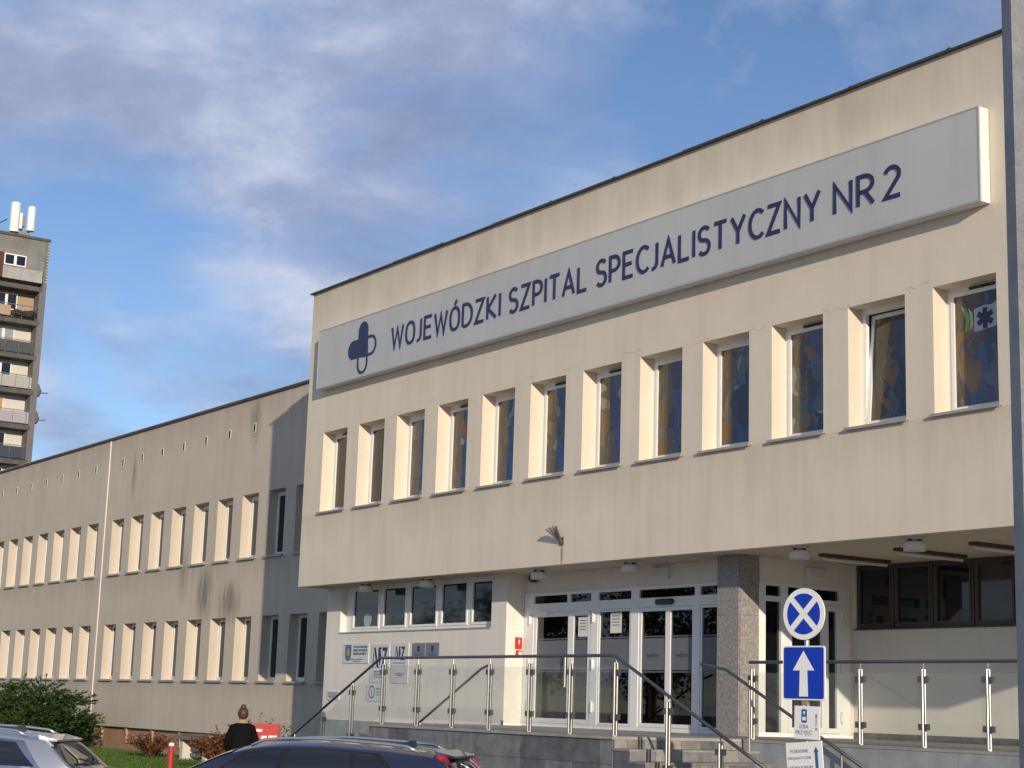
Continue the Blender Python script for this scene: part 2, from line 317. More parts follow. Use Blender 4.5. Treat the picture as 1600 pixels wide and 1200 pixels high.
for i, x in enumerate(WX):
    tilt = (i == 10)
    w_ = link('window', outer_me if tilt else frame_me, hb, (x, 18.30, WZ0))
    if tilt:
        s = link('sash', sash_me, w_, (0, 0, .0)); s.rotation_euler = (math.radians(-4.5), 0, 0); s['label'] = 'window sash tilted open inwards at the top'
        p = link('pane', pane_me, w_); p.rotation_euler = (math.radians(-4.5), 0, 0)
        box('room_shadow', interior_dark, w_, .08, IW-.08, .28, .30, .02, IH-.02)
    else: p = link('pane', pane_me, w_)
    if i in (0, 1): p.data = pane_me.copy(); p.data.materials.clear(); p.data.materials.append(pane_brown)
    link('sill', sill_me, w_, (0, 0, 0))
    if i in (0, 3, 9, 11, 6, 5): link('vent_slot', vent_me, w_)
    if i == 11:                                # star emblem on its paper
        pw = mat('film_white', (.42, .47, .47), .2); gn = mat('film_green', (.20, .36, .06), .2); yl = mat('film_pale', (.5, .55, .38), .2)
        MB().prism([(.47, 1.17), (.85, 1.2), (.90, 1.32), (.93, 1.50), (.88, 1.56), (.78, 1.52), (.66, 1.53), (.47, 1.50)], .0095, .0115).build('emblem_sheet', pw, w_)
        st = MB()
        for a in (PI/2, PI/2+PI/3, PI/2-PI/3):
            c, s_ = math.cos(a), math.sin(a); cx, cz = .665, 1.345; L, h = .15, .042; y = .0085 - .0006*a
            st.add([(cx+c*u*L - s_*v*h, y, cz+s_*u*L + c*v*h) for u, v in ((-1, -1), (1, -1), (1, 1), (-1, 1))], [(0, 1, 2, 3)])
        st.build('star_emblem', navy, w_)
        MB().prism([(.24, 1.58), (.34, 1.53), (.40, 1.38), (.38, 1.22), (.30, 1.18), (.33, 1.35)], .0095, .0115).build('green_leaf', gn, w_)
        MB().prism([(.37, 1.54), (.44, 1.45), (.45, 1.28), (.40, 1.19), (.41, 1.36)], .009, .0113).build('pale_leaf', yl, w_)
    if i == 3:
        og = mat('film_orange', (.42, .14, .03), .2); pw2 = mat('film_white', (.42, .47, .47), .2)
        MB().prism([(.40, 1.50), (.52, 1.56), (.62, 1.30), (.60, 1.12), (.50, 1.2), (.45, 1.32)], .0095, .0115).build('orange_patch', og, w_)
        MB().prism([(.62, 1.55), (.72, 1.52), (.74, 1.2), (.66, 1.1), (.64, 1.3)], .0095, .0115).build('orange_patch', og, w_)
        MB().prism([(.42, 1.18), (.58, 1.1), (.52, 1.0), (.40, 1.05)], .009, .0113).build('white_patch', pw2, w_)
# hairline cracks in the render between the window heads
crack = mat('crack', (.50, .43, .34), .95)
crk = random.Random(4)
for i in range(1, 11):
    x = WX[i]+WW-.05*crk.random(); z = WZ1+crk.uniform(-.05, .12); pts = [(x, z)]
    for k in range(crk.choice([5, 7, 9, 12])): x += crk.uniform(.02, .09); z += crk.gauss(.004, .028); pts.append((x, z))
    MB().ribbon(pts, crk.uniform(.003, .006), 17.997, 17.999).build('crack', crack, hb)

# ---- ground floor: wall with strip window
YA = 18.756
XA0, XA1 = -34.72, -27.374
sz0 = 3.12
sme = wall_open(XA0, XA1, -.25, SO, [(-34.08, -27.90, sz0, SO-.001)], YA, .24); sme.materials.append(plaster_white); link('ground_floor_wall', sme, hb)
mb = MB(); mb.add([(XA1, YA, -.25), (XA1, 19.206+.1, -.25), (XA1, 19.206+.1, SO), (XA1, YA, SO)], [(0, 1, 2, 3)]); mb.build('return_wall', plaster_white, hb); mb = MB()
mb.add([(XA0, YA, -.25), (XA0, YA, SO), (XA0, 30, SO), (XA0, 30, -.25)], [(0, 1, 2, 3)]); mb.build('return_wall', plaster_white, hb)
box('wall_plinth', slabm, hb, XA0-.02, -27.42, YA-.03, YA-.001, -.25, 1.20)
box('skirting', stone_b, hb, -27.42, XA1+.012, YA-.012, YA-.001, 1.253, 1.34)
edges = [(-33.84, -32.50), (-32.50, -31.35), (-31.35, -30.10), (-30.10, -28.93), (-28.93, -27.90)]
for i, (a, b) in enumerate(edges):
    w_ = frame_mb(a, b, sz0+.03, SO-.004, .075, YA+.155, YA+.23, frame_mb(a+.07, b-.07, sz0+.10, SO-.06, .05, YA+.14, YA+.20)).build('strip_window', white, hb)
    MB().box(a+.12, b-.12, YA+.175, YA+.185, sz0+.15, SO-.1).build('pane', pane_dark, w_)
box('strip_window_post', white, hb, -34.075, -33.845, YA+.16, YA+.235, sz0+.03, SO-.004)
box('strip_window_sill', sillm, hb, -34.07, -27.91, YA-.02, YA+.15, sz0+.002, sz0+.028)
pl = MB().lathe([(.0, -.004), (.17, -.004), (.17, .0), (0, .0)], n=24).build('paper_disc', mat('paper_disc', (.35, .42, .40), .5), hb, loc=(-33.12, YA+.168, 3.42)); pl.rotation_euler = (PI/2, 0, 0)

# ---- entrance glazing
YG = 19.206
FT, FB = 3.80, 1.255
EX0, EX1 = -27.36, -21.17
box('entrance_lintel', plaster_white, hb, XA1+.005, -20.67, YG, YG+.12, FT, SO-.002)
def vbar(p, x0, x1, z0, z1, name='mullion', y0=YG-.03, y1=YG+.06): return box(name, white, p, x0, x1, y0, y1, z0, z1, bevel=.006)
eg = MB().box(EX0, EX1, YG-.028, YG+.06, FT-.055, FT).box(EX0, EX1, YG-.028, YG+.06, FB, FB+.07).box(EX0, EX1, YG-.026, YG+.06, 3.425, 3.595).build('entrance_frame', white, hb)
for a, b in ((EX0, -27.04), (-24.005+.0, -23.776), (-22.25, -22.105), (-25.2, -24.975), (-21.30, EX1)): vbar(eg, a, b, FB+.07, FT-.055)
tr = [(-27.04, -25.95), (-25.85, -25.2), (-24.975, -24.0), (-23.776, -22.25), (-22.105, -21.30)]
for a, b in ((-25.95, -25.85),): vbar(eg, a, b, 3.595, FT-.055)
for a, b in tr: box('transom_pane', clear, eg, a, b, YG+.005, YG+.015, 3.595, FT-.055)
def leaf(name, a, b, z1, t=.085, lab=None):
    d = frame_mb(a, b, FB+.075, z1, t, YG-.02, YG+.04).build(name, white, hb)
    MB().box(a+t, b-t, YG+.004, YG+.012, FB+.075+t, z1-t).build('pane', clear, d)
    MB().box(a+t+.004, b-t-.004, YG-.001, YG+.002, 2.32, 2.88).build('frosted_band', band, d)
    for z in (2.28, 2.90): MB().box(a+t+.004, b-t-.004, YG-.001, YG+.002, z, z+.02).build('band_line', band, d)
    return d
d1 = leaf('door_leaf', -27.035, -25.83, 3.42); d2 = leaf('door_leaf', -25.826, -25.205, 3.42)
fx = leaf('fixed_light', -24.972, -24.008, 3.42, .04); s1 = leaf('sliding_door', -23.773, -22.97, 3.42, .065); s2 = leaf('sliding_door', -22.966, -22.252, 3.42, .065); f2 = leaf('fixed_light', -22.10, -21.31, 3.42, .04)
for d, a in ((d1, -26.9), (d2, -25.55)): MB().box(a, a+.34, YG-.075, YG-.021, 3.37, 3.45).build('door_closer', white, d)
for x, d in ((-27.14, d1), (-25.1, d2)):
    for z in (1.55, 2.33, 3.2): MB().tube([(x, YG-.05, z), (x, YG-.05, z+.2)], .02, 8).box(x-.035, x+.035, YG-.045, YG-.03, z+.03, z+.17).build('hinge', white, d)
MB().tube([(-25.9, YG-.08, 2.0), (-25.9, YG-.08, 2.6)], .018, 8).build('pull_handle', steel, d1)
MB().prism([(-.2, -.05), (.2, -.05), (.235, 0), (.2, .05), (-.2, .05), (-.235, 0)], -.06, 0).build('door_sensor', dark, eg, loc=(-23.03, YG-.03, 3.51))
text('door_lettering', 'wyjście', .11, ink, s1, (-23.40, YG-.005, 2.58)); text('door_lettering', 'wejście', .11, ink, s2, (-22.6, YG-.005, 2.58)); text('door_lettering', 'wyjście', .08, ink, d1, (-26.45, YG-.005, 2.60))
# vestibule inside
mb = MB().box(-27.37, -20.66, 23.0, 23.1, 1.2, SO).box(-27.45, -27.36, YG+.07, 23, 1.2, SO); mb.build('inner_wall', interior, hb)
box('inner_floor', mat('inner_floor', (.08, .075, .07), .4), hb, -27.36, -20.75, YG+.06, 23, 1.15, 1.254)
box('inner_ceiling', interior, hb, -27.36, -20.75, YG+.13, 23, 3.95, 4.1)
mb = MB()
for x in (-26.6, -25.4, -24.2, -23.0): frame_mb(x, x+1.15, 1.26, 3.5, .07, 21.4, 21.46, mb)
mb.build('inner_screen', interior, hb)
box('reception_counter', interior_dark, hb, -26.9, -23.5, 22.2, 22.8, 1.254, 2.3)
# column
cl = MB().box(-21.165, -20.645, YA, YG-.035, 1.253, SO-.002)
cc_ = cl.build('granite_column', mat('column_core', (.10, .09, .085), .8), hb)
for z0, z1 in ((1.256, 2.23), (2.234, 3.2), (3.204, SO-.004)):
    box('granite_panel', granite, cc_, -21.165, -20.64, YA-.022, YA-.001, z0, z1); box('granite_panel', granite, cc_, -20.644, -20.622, YA-.001, YG-.04, z0, z1)
# ---- side door of the vestibule (faces right)
XV = -20.664
mbv = MB().box(XV-.14, XV, YG+.02, 21.42, 3.77, SO-.002).build('side_door_lintel', plaster_white, hb)
def vb(p, y0, y1, z0, z1, name='mullion', m=white, x0=XV-.09, x1=XV+.012): return box(name, m, p, x0, x1, y0, y1, z0, z1)
sdf = MB().box(XV-.09, XV+.01, YG-.03, 21.30, 3.72, 3.77).build('side_door_frame', white, hb)
for za_, zb_ in ((3.46, 3.55), (FB, FB+.07)): MB().box(XV-.09, XV+.01, YG-.03, 21.30, za_, zb_).build('rail', white, sdf)
for a, b in ((YG-.03, 19.345), (19.695, 19.85), (21.06, 21.30)): vb(sdf, a, b, FB+.07, 3.72)
for a, b in ((19.345, 19.695), (19.85, 21.06)): vb(sdf, a, b, 3.55, 3.72, 'transom_pane', clear, XV-.05, XV-.04)
vb(sdf, 19.345, 19.695, FB+.07, 3.46, 'side_pane', clear, XV-.05, XV-.04)
def sleaf(a, b):
    d = MB().box(XV-.06, XV+.02, a, a+.08, FB+.075, 3.455).box(XV-.06, XV+.02, b-.08, b, FB+.075, 3.455).box(XV-.06, XV+.02, a+.08, b-.08, FB+.075, FB+.16).box(XV-.06, XV+.02, a+.08, b-.08, 3.37, 3.455).build('side_door_leaf', white, hb)
    MB().box(XV-.03, XV-.02, a+.08, b-.08, FB+.16, 3.37).build('pane', clear, d); return d
sleaf(19.853, 20.70); q = sleaf(20.704, 21.055)
for z in (1.5, 2.33, 3.2): MB().tube([(XV+.045, 21.09, z), (XV+.045, 21.09, z+.2)], .02, 8).box(XV+.02, XV+.04, 21.06, 21.12, z+.03, z+.17).build('hinge', white, q)
box('side_wall_return', plaster, hb, XV-.14, XV, 21.30, 21.41, 1.2, 3.77)
# ---- right recess: back wall with dark window strip
YR = 21.402
rme = wall_open(XV+.002, XR, -.2, SO, [(-20.62, -10.2, 3.10, SO-.001)], YR, .12); rme.materials.append(plaster_white); link('recess_wall', rme, hb)
box('recess_skirting', stone_b, hb, XV+.01, XR, YR-.02, YR-.001, 1.253, 1.36)
brownf = mat('brown_frame', (.075, .062, .05), .5, .2, 6)
x = -20.60
while x < -10.4:
    w_ = frame_mb(x, x+.83, 3.11, SO-.004, .05, YR+.03, YR+.10, frame_mb(x+.05, x+.78, 3.16, SO-.055, .03, YR+.015, YR+.06)).build('recess_window', brownf, hb)
    MB().box(x+.06, x+.77, YR+.05, YR+.06, 3.17, SO-.06).build('pane', pane_brown if abs(x+17.9) < .4 else pane_dark, w_); x += .852
box('recess_window_sill', brownf, hb, -20.63, -10.2, YR-.03, YR+.03, 3.075, 3.099)

# ------------------------------------------------------------------ wing
wg = thing('hospital_wing', 'long two storey cream hospital wing with narrow deep windows', 'building')
YW = 20.7
WL, WR = -86.0, -34.0
WT = 10.05
R0 = [-53.60 + 1.6505*i for i in range(11)]; L0 = [-55.85 - 1.6505*i for i in range(18)]
wops = []
for x in R0 + L0:
    wops.append((x, x+1.02, 5.46, 7.29)); wops.append((x, x+1.02, 2.06, 3.84))
wme = wall_open(WL, WR, .60, WT, wops, YW, .31); wme.materials.append(plaster_wing); link('facade_wall', wme, wg)
add_stains(plaster_wing, [((-45.9, 20.7, 4.6), (.9, .5, 1.3), .45), ((-44.2, 20.7, 4.3), (1.2, .5, 1.0), .5), ((-47.5, 20.7, 5.3), (.6, .5, 1.5), .7), ((-43.2, 20.7, 9.4), (.5, .5, 1.2), .6), ((-52, 20.7, 8.6), (.3, .5, 1.2), .65)])
add_stains(plaster, [((-24.56, 18, 4.36), (.07, .3, .5), .45), ((-27.5, 18, 10.3), (.8, .4, .9), .88), ((-17, 18, 10.7), (1.0, .4, .6), .9), ((-31, 18, 10.4), (.7, .4, .9), .9), ((-21.5, 18, 10.5), (.5, .4, .8), .88)])
def add_drips(m, bands):
    t = m.node_tree; b = t.nodes['Principled BSDF']; src = b.inputs['Base Color'].links[0].from_socket
    g = N(t, 'ShaderNodeNewGeometry'); sx = N(t, 'ShaderNodeSeparateXYZ'); t.links.new(g.outputs['Position'], sx.inputs[0])
    mp = N(t, 'ShaderNodeMapping'); mp.inputs['Scale'].default_value = (2.6, 2.6, .3); t.links.new(g.outputs['Position'], mp.inputs[0])
    n = N(t, 'ShaderNodeTexNoise'); n.inputs['Scale'].default_value = 1; n.inputs['Detail'].default_value = 5; n.inputs['Roughness'].default_value = .7; t.links.new(mp.outputs[0], n.inputs[0])
    for z0, z1, s_ in bands:
        mr = N(t, 'ShaderNodeMapRange'); t.links.new(sx.outputs[2], mr.inputs[0]); mr.inputs[1].default_value = z0; mr.inputs[2].default_value = z1
        cut = N(t, 'ShaderNodeMath', operation='LESS_THAN'); t.links.new(sx.outputs[2], cut.inputs[0]); cut.inputs[1].default_value = z1
        a = N(t, 'ShaderNodeMath', operation='MULTIPLY'); t.links.new(mr.outputs[0], a.inputs[0]); t.links.new(cut.outputs[0], a.inputs[1])
        c = N(t, 'ShaderNodeMath', operation='MULTIPLY'); t.links.new(a.outputs[0], c.inputs[0]); t.links.new(n.outputs[0], c.inputs[1])
        rr = ramp(t, c.outputs[0], [(.22, (1, 1, 1)), (.62, (s_, s_*.985, s_*.96))])
        x = N(t, 'ShaderNodeMix', data_type='RGBA', blend_type='MULTIPLY'); x.inputs['Factor'].default_value = 1
        t.links.new(src, x.inputs['A']); t.links.new(rr.outputs[0], x.inputs['B']); src = x.outputs['Result']
    t.links.new(src, b.inputs['Base Color'])
add_drips(plaster, [(4.3, 5.79, .86), (9.6, ZT, .82)]); add_drips(plaster_wing, [(4.0, 5.44, .82), (1.0, 2.04, .82), (8.0, WT, .82)])
mb = MB(); mb.box(WL+.05, WR, 34, 34.3, 0, WT-.05); mb.add([(WL, YW, .6), (WL, YW, WT), (WL, 34, WT), (WL, 34, .6)], [(0, 1, 2, 3)]); mb.build('rear_wall', plaster_wing, wg)
box('roof_slab', roofm, wg, WL+.02, WR, YW+.32, 34, WT-.3, WT-.1)
box('coping', roofm, wg, WL-.05, WR, YW-.06, YW+.34, WT+.002, WT+.07)
box('coping_edge', mat('coping_edge', (.55, .54, .52), .4), wg, WL-.05, WR, YW-.02, YW+.33, WT+.071, WT+.10)
plinthm = mat('plinth', (.42, .25, .16), .85, .2, 3, .2, 40)
box('plinth', plinthm, wg, WL, WR, YW+.12, YW+.4, -.3, .62)
for x in [-72+2.06*i for i in range(18)]: MB().prism([(x, .6), (x+.16, .6), (x+.16, .12), (x+.11, .42)], YW+.05, YW+.119).build('plinth_bracket', plinthm, wg)
wf_me = frame_mb(0, 1.02, 0, 1.8, .07, 0, .07, frame_mb(.07, .95, .07, 1.73, .05, -.012, .05)).mesh('window_frame'); wf_me.materials.append(white)
wp_me = MB().box(.12, .90, .012, .03, .12, 1.68).mesh('pane'); wp_me.materials.append(pane_dark)
ws_me = MB().box(-.045, 1.065, -.335, 0, -.02, .012).box(-.045, 1.065, -.35, -.336, -.045, .012).mesh('sill'); ws_me.materials.append(sillm)
for a, b, c, d in wops:
    w_ = link('window', wf_me, wg, (a, YW+.285, c+.012)); link('pane', wp_me, w_); link('sill', ws_me, w_)
box('expansion_joint_strip', mat('joint_strip', (.70, .64, .54), .6), wg, -54.28, -54.2, YW-.03, YW-.001, .62, WT-.02)
vent = mat('vent_hole', (.05, .045, .04), .9); ventf = mat('vent_surround', (.72, .66, .56), .8)
for i in range(22):
    x = -43.2 - 1.64*i if i < 7 else -43.9 - 1.655*i
    v = frame_mb(x-.09, x+.09, 9.05, 9.32, .025, YW-.012, YW-.001).build('roof_vent', ventf, wg); MB().box(x-.065, x+.065, YW-.008, YW-.002, 9.075, 9.295).build('vent_hole', vent, v)

# ------------------------------------------------------------------ terrace with steps
PZ = 1.253
TX0, TX1 = -24.97, -18.34
TY0, TY1 = 14.4, 16.74
te = thing('entrance_terrace', 'raised grey stone terrace with tiled front and steps at both ends', 'terrace')
MB().box(TX0+.02, TX1-.02, TY0+.02, TY1, G, PZ-.045).box(-27.3, XR, TY1+.02, 21.39, G, PZ-.045).build('terrace_core', grout, te)
MB().box(TX0, TX1, TY0-.03, TY1-.002, PZ-.04, PZ).box(-27.4, XR, TY1, 21.38, PZ-.04, PZ-.001).build('terrace_floor', paving, te)
tile_me = {}
def tile(parent, x0, x1, y0, y1, z0, z1, m, name='tile'):
    return box(name, m, parent, x0, x1, y0, y1, z0, z1)
for r in range(5):
    z1 = PZ-.045 - r*.333; z0 = max(G, z1-.327); off = 0; x = TX0+.02
    while x < TX1-.05:
        x2 = min(x+.63, TX1-.02); tile(te, x, x2-.007, TY0-random.uniform(.0, .004), TY0+.018, z0, z1, random.choice([stone_a, stone_a, stone_b])); x = x2
x = TX1-.02
while x < XR:
    x2 = min(x+1.32, XR); tile(te, x, x2-.006, TY1, TY1+.018, G, PZ-.045, slabm, 'front_slab'); x = x2
x = TX0
while x > -27.3:
    x2 = max(x-1.32, -27.3); tile(te, x2+.006, x, TY1, TY1+.018, G, PZ-.045, slabm, 'front_slab'); x = x2
RI, TR = (PZ-G)/10, .335
stones = [stone_a, stone_b, stone_c, stone_d, stone_c, stone_d]
for sgn, xs in ((1, TX1), (-1, TX0)):
    for k in range(10):
        zt = PZ - k*RI; xa = xs + sgn*k*TR
        if k:
            xb = xa - sgn*TR
            st = MB().box(min(xa, xb)+.001, max(xa, xb)-.001, TY0+.02, TY1-.003, G, zt-.03).build('step', grout, te)
            MB().box(min(xa, xb)-.012, max(xa, xb)+.012, TY0-.01, TY1-.004, zt-.029, zt).build('tread', stone_d if k % 2 else stone_c, st)
            zc = zt-.031
            y = min(xa, xb)
            MB().box(min(xa, xb)+.002, max(xa, xb)-.002, TY0+.001, TY0+.019, G, zt-.032).build('tile', random.choice([stone_a, stone_b]), st)
        else: st = te; zc = PZ-.042
        y = TY0+.002
        while y < TY1-.05:
            y2 = min(y+random.choice([.22, .3, .36, .45]), TY1-.005)
            if TY1-y2 < .12: y2 = TY1-.005
            q = (xa, xa+.011) if sgn > 0 else (xa-.011, xa)
            tile(st, q[0], q[1]-.0, y, y2-.006, zt-RI+.002, zc, random.choice(stones), 'riser_tile'); y = y2

# ------------------------------------------------------------------ balustrades
def post(p, x, y, z0, z1):
    o = MB().tube([(x, y-.024, z0), (x, y-.024, z1)], .019, 10).tube([(x, y+.024, z0), (x, y+.024, z1)], .019, 10).build('post', steel, p)
    for zc_ in (z1-.13, z0+.26): MB().box(x-.075, x+.075, y-.03, y+.03, zc_-.04, zc_+.04).build('glass_clamp', steel_dark, o)
    MB().tube([(x, y, z1-.01), (x, y, z1+.085)], .009, 8).build('rail_pin', steel, o)
    MB().lathe([(0, .012), (.06, .012), (.06, 0), (0, 0)], (x, y, z0), 14).build('base_plate', steel, o)
def panel(p, x0, x1, y, zb0, zb1, zt0, zt1):
    MB().add([(x0, y-.005, zb0), (x1, y-.005, zb1), (x1, y-.005, zt1), (x0, y-.005, zt0), (x0, y+.005, zb0), (x1, y+.005, zb1), (x1, y+.005, zt1), (x0, y+.005, zt0)],
             [(0, 1, 2, 3), (7, 6, 5, 4), (0, 4, 5, 1), (1, 5, 6, 2), (2, 6, 7, 3), (3, 7, 4, 0)]).build('glass_panel', rail_glass, p)
HR = 1.09
bf = thing('glass_balustrade', 'steel and glass balustrade along the terrace front, sloping down at both ends', 'balustrade', group=None)
PX = [-24.67, -23.58, -22.53, -21.49, -20.43, -19.43, -18.40]
yb = TY0+.06
for x in PX: post(bf, x, yb, PZ, PZ+.99)
for a, b in zip(PX, PX[1:]): panel(bf, a+.05, b-.05, yb, PZ+.11, PZ+.11, PZ+.94, PZ+.94)
sl = RI/TR
LP = [-25.71, -26.72, -27.75]; RP = [-17.28, -16.25, -15.2]
def sz(x): return PZ - sl*max(0, (TX0-x) if x < TX0 else (x-TX1))
for x in LP+RP:
    k = max(0, (TX0-x) if x < TX0 else (x-TX1)); step = PZ-RI*math.ceil(k/TR)
    post(bf, x, yb, step, sz(x)+.99)
for ch in ([PX[0]]+LP, [PX[-1]]+RP[:0]):
    for a, b in zip(ch, ch[1:]):
        sx = 1 if b > a else -1; panel(bf, a+sx*.05, b-sx*.05, yb, sz(a)+.13, sz(b)+.13, sz(a)+.93, sz(b)+.93)
MB().tube([(-28.1, yb, sz(-28.1)+HR), (-24.80, yb, PZ+HR), (-18.44, yb, PZ+HR), (-14.95, yb, sz(-14.95)+HR)], .023, 12).build('handrail', steel_dark, bf, True)
br = thing('glass_balustrade', 'level steel and glass balustrade on the terrace edge behind the traffic signs', 'balustrade')
PX2 = [-18.22, -16.12, -15.02, -13.98, -12.9, -11.8, -10.7]; y2_ = TY1+.08
for x in PX2: post(br, x, y2_, PZ, PZ+.99)
for a, b in zip(PX2[:1]+[-17.17]+PX2[1:], [-17.17]+PX2[1:]): panel(br, a+.05, b-.05, y2_, PZ+.11, PZ+.11, PZ+.94, PZ+.94)
post(br, -17.17, y2_, PZ, PZ+.99)
MB().tube([(-18.29, y2_, PZ+HR), (-9.8, y2_, PZ+HR)], .023, 12).build('handrail', steel_dark, br, True)
def far_rail(label, pts, posts):
    t = thing('stair_handrail', label, 'handrail'); MB().tube(pts, .023, 12).build('handrail', steel_dark, t, True)
    for (x, z0, z1) in posts: MB().tube([(x, pts[0][1], z0), (x, pts[0][1], z1)], .016, 8).build('bracket', steel, t)
yf = TY1-.10
far_rail('dark handrail behind the glass panels rising along the left flight of steps', [(-27.3, yf, sz(-27.3)+.98), (-25.0, yf, PZ+1.0), (-24.72, yf, PZ+1.07)], [(-27.0, G+.4, sz(-27)+.97), (-25.9, PZ-.5, sz(-25.9)+.97)])
far_rail('dark handrail sloping down past the granite column along the right steps', [(-19.15, yf, PZ+1.06), (-18.6, yf, PZ+.98), (-15.2, yf, sz(-15.2)+.86)], [(-18.1, PZ-.16, PZ+.83), (-16.3, .2, sz(-16.3)+.86)])

# ------------------------------------------------------------------ hospital sign
sg = thing('hospital_sign', 'long grey sign box with navy hospital name above the windows', 'sign', (0, 0, 0))
SX0, SX1, SZ0, SZ1, SY = -34.0, -14.73, 8.645, 10.018, 17.784
box('sign_box', signside, sg, SX0, SX1, SY+.012, SY+.205, SZ0, SZ1)
mb = MB(); xs_ = [SX0+.02, -27.6, -21.1, SX1-.02]
for a, b in zip(xs_, xs_[1:]): box('sign_panel', signface, sg, a+.002, b-.002, SY, SY+.011, SZ0+.025, SZ1-.02)
frame_mb(SX0-.004, SX1+.004, SZ0-.004, SZ1+.004, .024, SY-.006, SY+.02).build('sign_edge', mat('sign_edge', (.40, .41, .41), .5), sg)
MB().box(SX0+.1, SX1-.1, SY+.206, 17.998, SZ0+.1, SZ0+.16).box(SX0+.1, SX1-.1, SY+.206, 17.998, SZ1-.2, SZ1-.14).build('mounting_rail', dark, sg)
def arc(cx, cy, rx, ry, a0, a1, n=14): return [(cx+rx*math.cos(math.radians(a0+(a1-a0)*i/n)), cy+ry*math.sin(math.radians(a0+(a1-a0)*i/n))) for i in range(n+1)]
def oval(w): return [(w/2+w/2*(abs(math.cos(a))**.85)*(1 if math.cos(a) > 0 else -1), .5+.5*(abs(math.sin(a))**.85)*(1 if math.sin(a) > 0 else -1)) for a in [2*PI*i/36+.001 for i in range(36)]]
GL = {
 'W': (.86, [[(0, 1), (.21, 0), (.43, .92), (.65, 0), (.86, 1)]]), 'O': (.62, ['c', oval(.62)]), 'Ó': (.62, ['c', oval(.62), [(.28, 1.14), (.42, 1.34)]]),
 'J': (.26, [[(.24, 1), (.24, .28)]+arc(.0, .26, .24, .26, 0, -95, 8)]), 'E': (.50, [[(.5, 1), (0, 1), (0, 0), (.5, 0)], [(0, .52), (.44, .52)]]),
 'D': (.62, [[(0, 0), (0, 1), (.22, 1)]+arc(.22, .5, .40, .5, 88, -88, 16)+[(.22, 0), (.07, 0)]]), 'Z': (.54, [[(0, 1), (.52, 1), (0, 0), (.54, 0)]]),
 'K': (.56, [[(0, 0), (0, 1)], [(.52, 1), (.03, .47), (.56, 0)]]), 'I': (.0, [[(0, 0), (0, 1)]]),
 'S': (.52, [arc(.27, .745, .25, .255, 35, 235, 14)+arc(.26, .255, .26, .27, 62, -145, 16)]), 'P': (.52, [[(0, 0), (0, 1), (.22, 1)]+arc(.22, .72, .30, .28, 88, -88, 12)+[(.07, .44)]]),
 'T': (.58, [[(0, 1), (.58, 1)], [(.29, 1), (.29, 0)]]), 'A': (.66, [[(0, 0), (.33, 1), (.66, 0)], [(.12, .32), (.54, .32)]]), 'L': (.48, [[(0, 1), (0, 0), (.48, 0)]]),
 'C': (.58, [arc(.36, .5, .36, .5, 48, 312, 24)]), 'Y': (.62, [[(0, 1), (.31, .45), (.62, 1)], [(.31, .45), (.31, 0)]]), 'N': (.60, [[(0, 0), (0, 1), (.60, 0), (.60, 1)]]),
 'R': (.54, [[(0, 0), (0, 1), (.22, 1)]+arc(.22, .73, .30, .27, 88, -88, 12)+[(.07, .46)], [(.24, .46), (.54, 0)]]), '2': (.52, [arc(.25, .74, .25, .26, 160, -25, 12)+[(0, 0), (.52, 0)]]),
}
CH, BZ, TH = .515, 9.052, .065
def word(s, x0, x1):
    wsum = sum(GL[c][0]*CH for c in s); gap = .26*CH
    tot = wsum + gap*(len(s)-1); k = (x1-x0-TH)/tot; x = x0+TH/2
    for c in s:
        gw, strokes = GL[c]; mb = MB(); closed = False; yo = 0
        for st in strokes:
            if st == 'c': closed = True; continue
            P = [(x+a*CH*k, BZ+TH/2+b*(CH-TH)) for a, b in st]; mb.ribbon(P, TH, SY-.014-yo, SY-.001, closed); closed = False; yo += .001
        mb.build('letter', navy, sg); x += (gw*CH+gap)*k
word('WOJEWÓDZKI', -30.66, -26.47); word('SZPITAL', -26.2, -23.68); word('SPECJALISTYCZNY', -23.43, -17.78); word('NR', -17.52, -16.67); word('2', -16.5, -16.15)
# emblem: cross of four rounded lobes, two filled and two outlined
def lobe(cx, cz, w, h, ang, n=14):
    p = [(-w/2, 0)] + [(-w/2*math.cos(PI*i/n), h-w/2+w/2*math.sin(PI*i/n)) for i in range(n+1)] + [(w/2, 0)]
    c, s = math.cos(ang), math.sin(ang); return [(cx+c*a-s*b, cz+s*a+c*b) for a, b in p]
ex, ez = -31.88, 9.31
E1 = MB().prism(lobe(ex-.01, ez+.0, .42, .585, 0)[::-1], SY-.012, SY-.001).build('emblem_lobe', navy, sg)
MB().prism(lobe(ex+.20, ez, .42, .86, PI/2)[::-1], SY-.0135, SY-.001).build('emblem_lobe', navy, sg)
MB().ribbon(lobe(ex+.0, ez+.0, .40, .55, -PI/2), .06, SY-.010, SY-.001, True).build('emblem_outline', navy, sg)
MB().ribbon(lobe(ex-.01, ez-.02, .40, .55, PI), .06, SY-.011, SY-.001, True).build('emblem_outline', navy, sg)

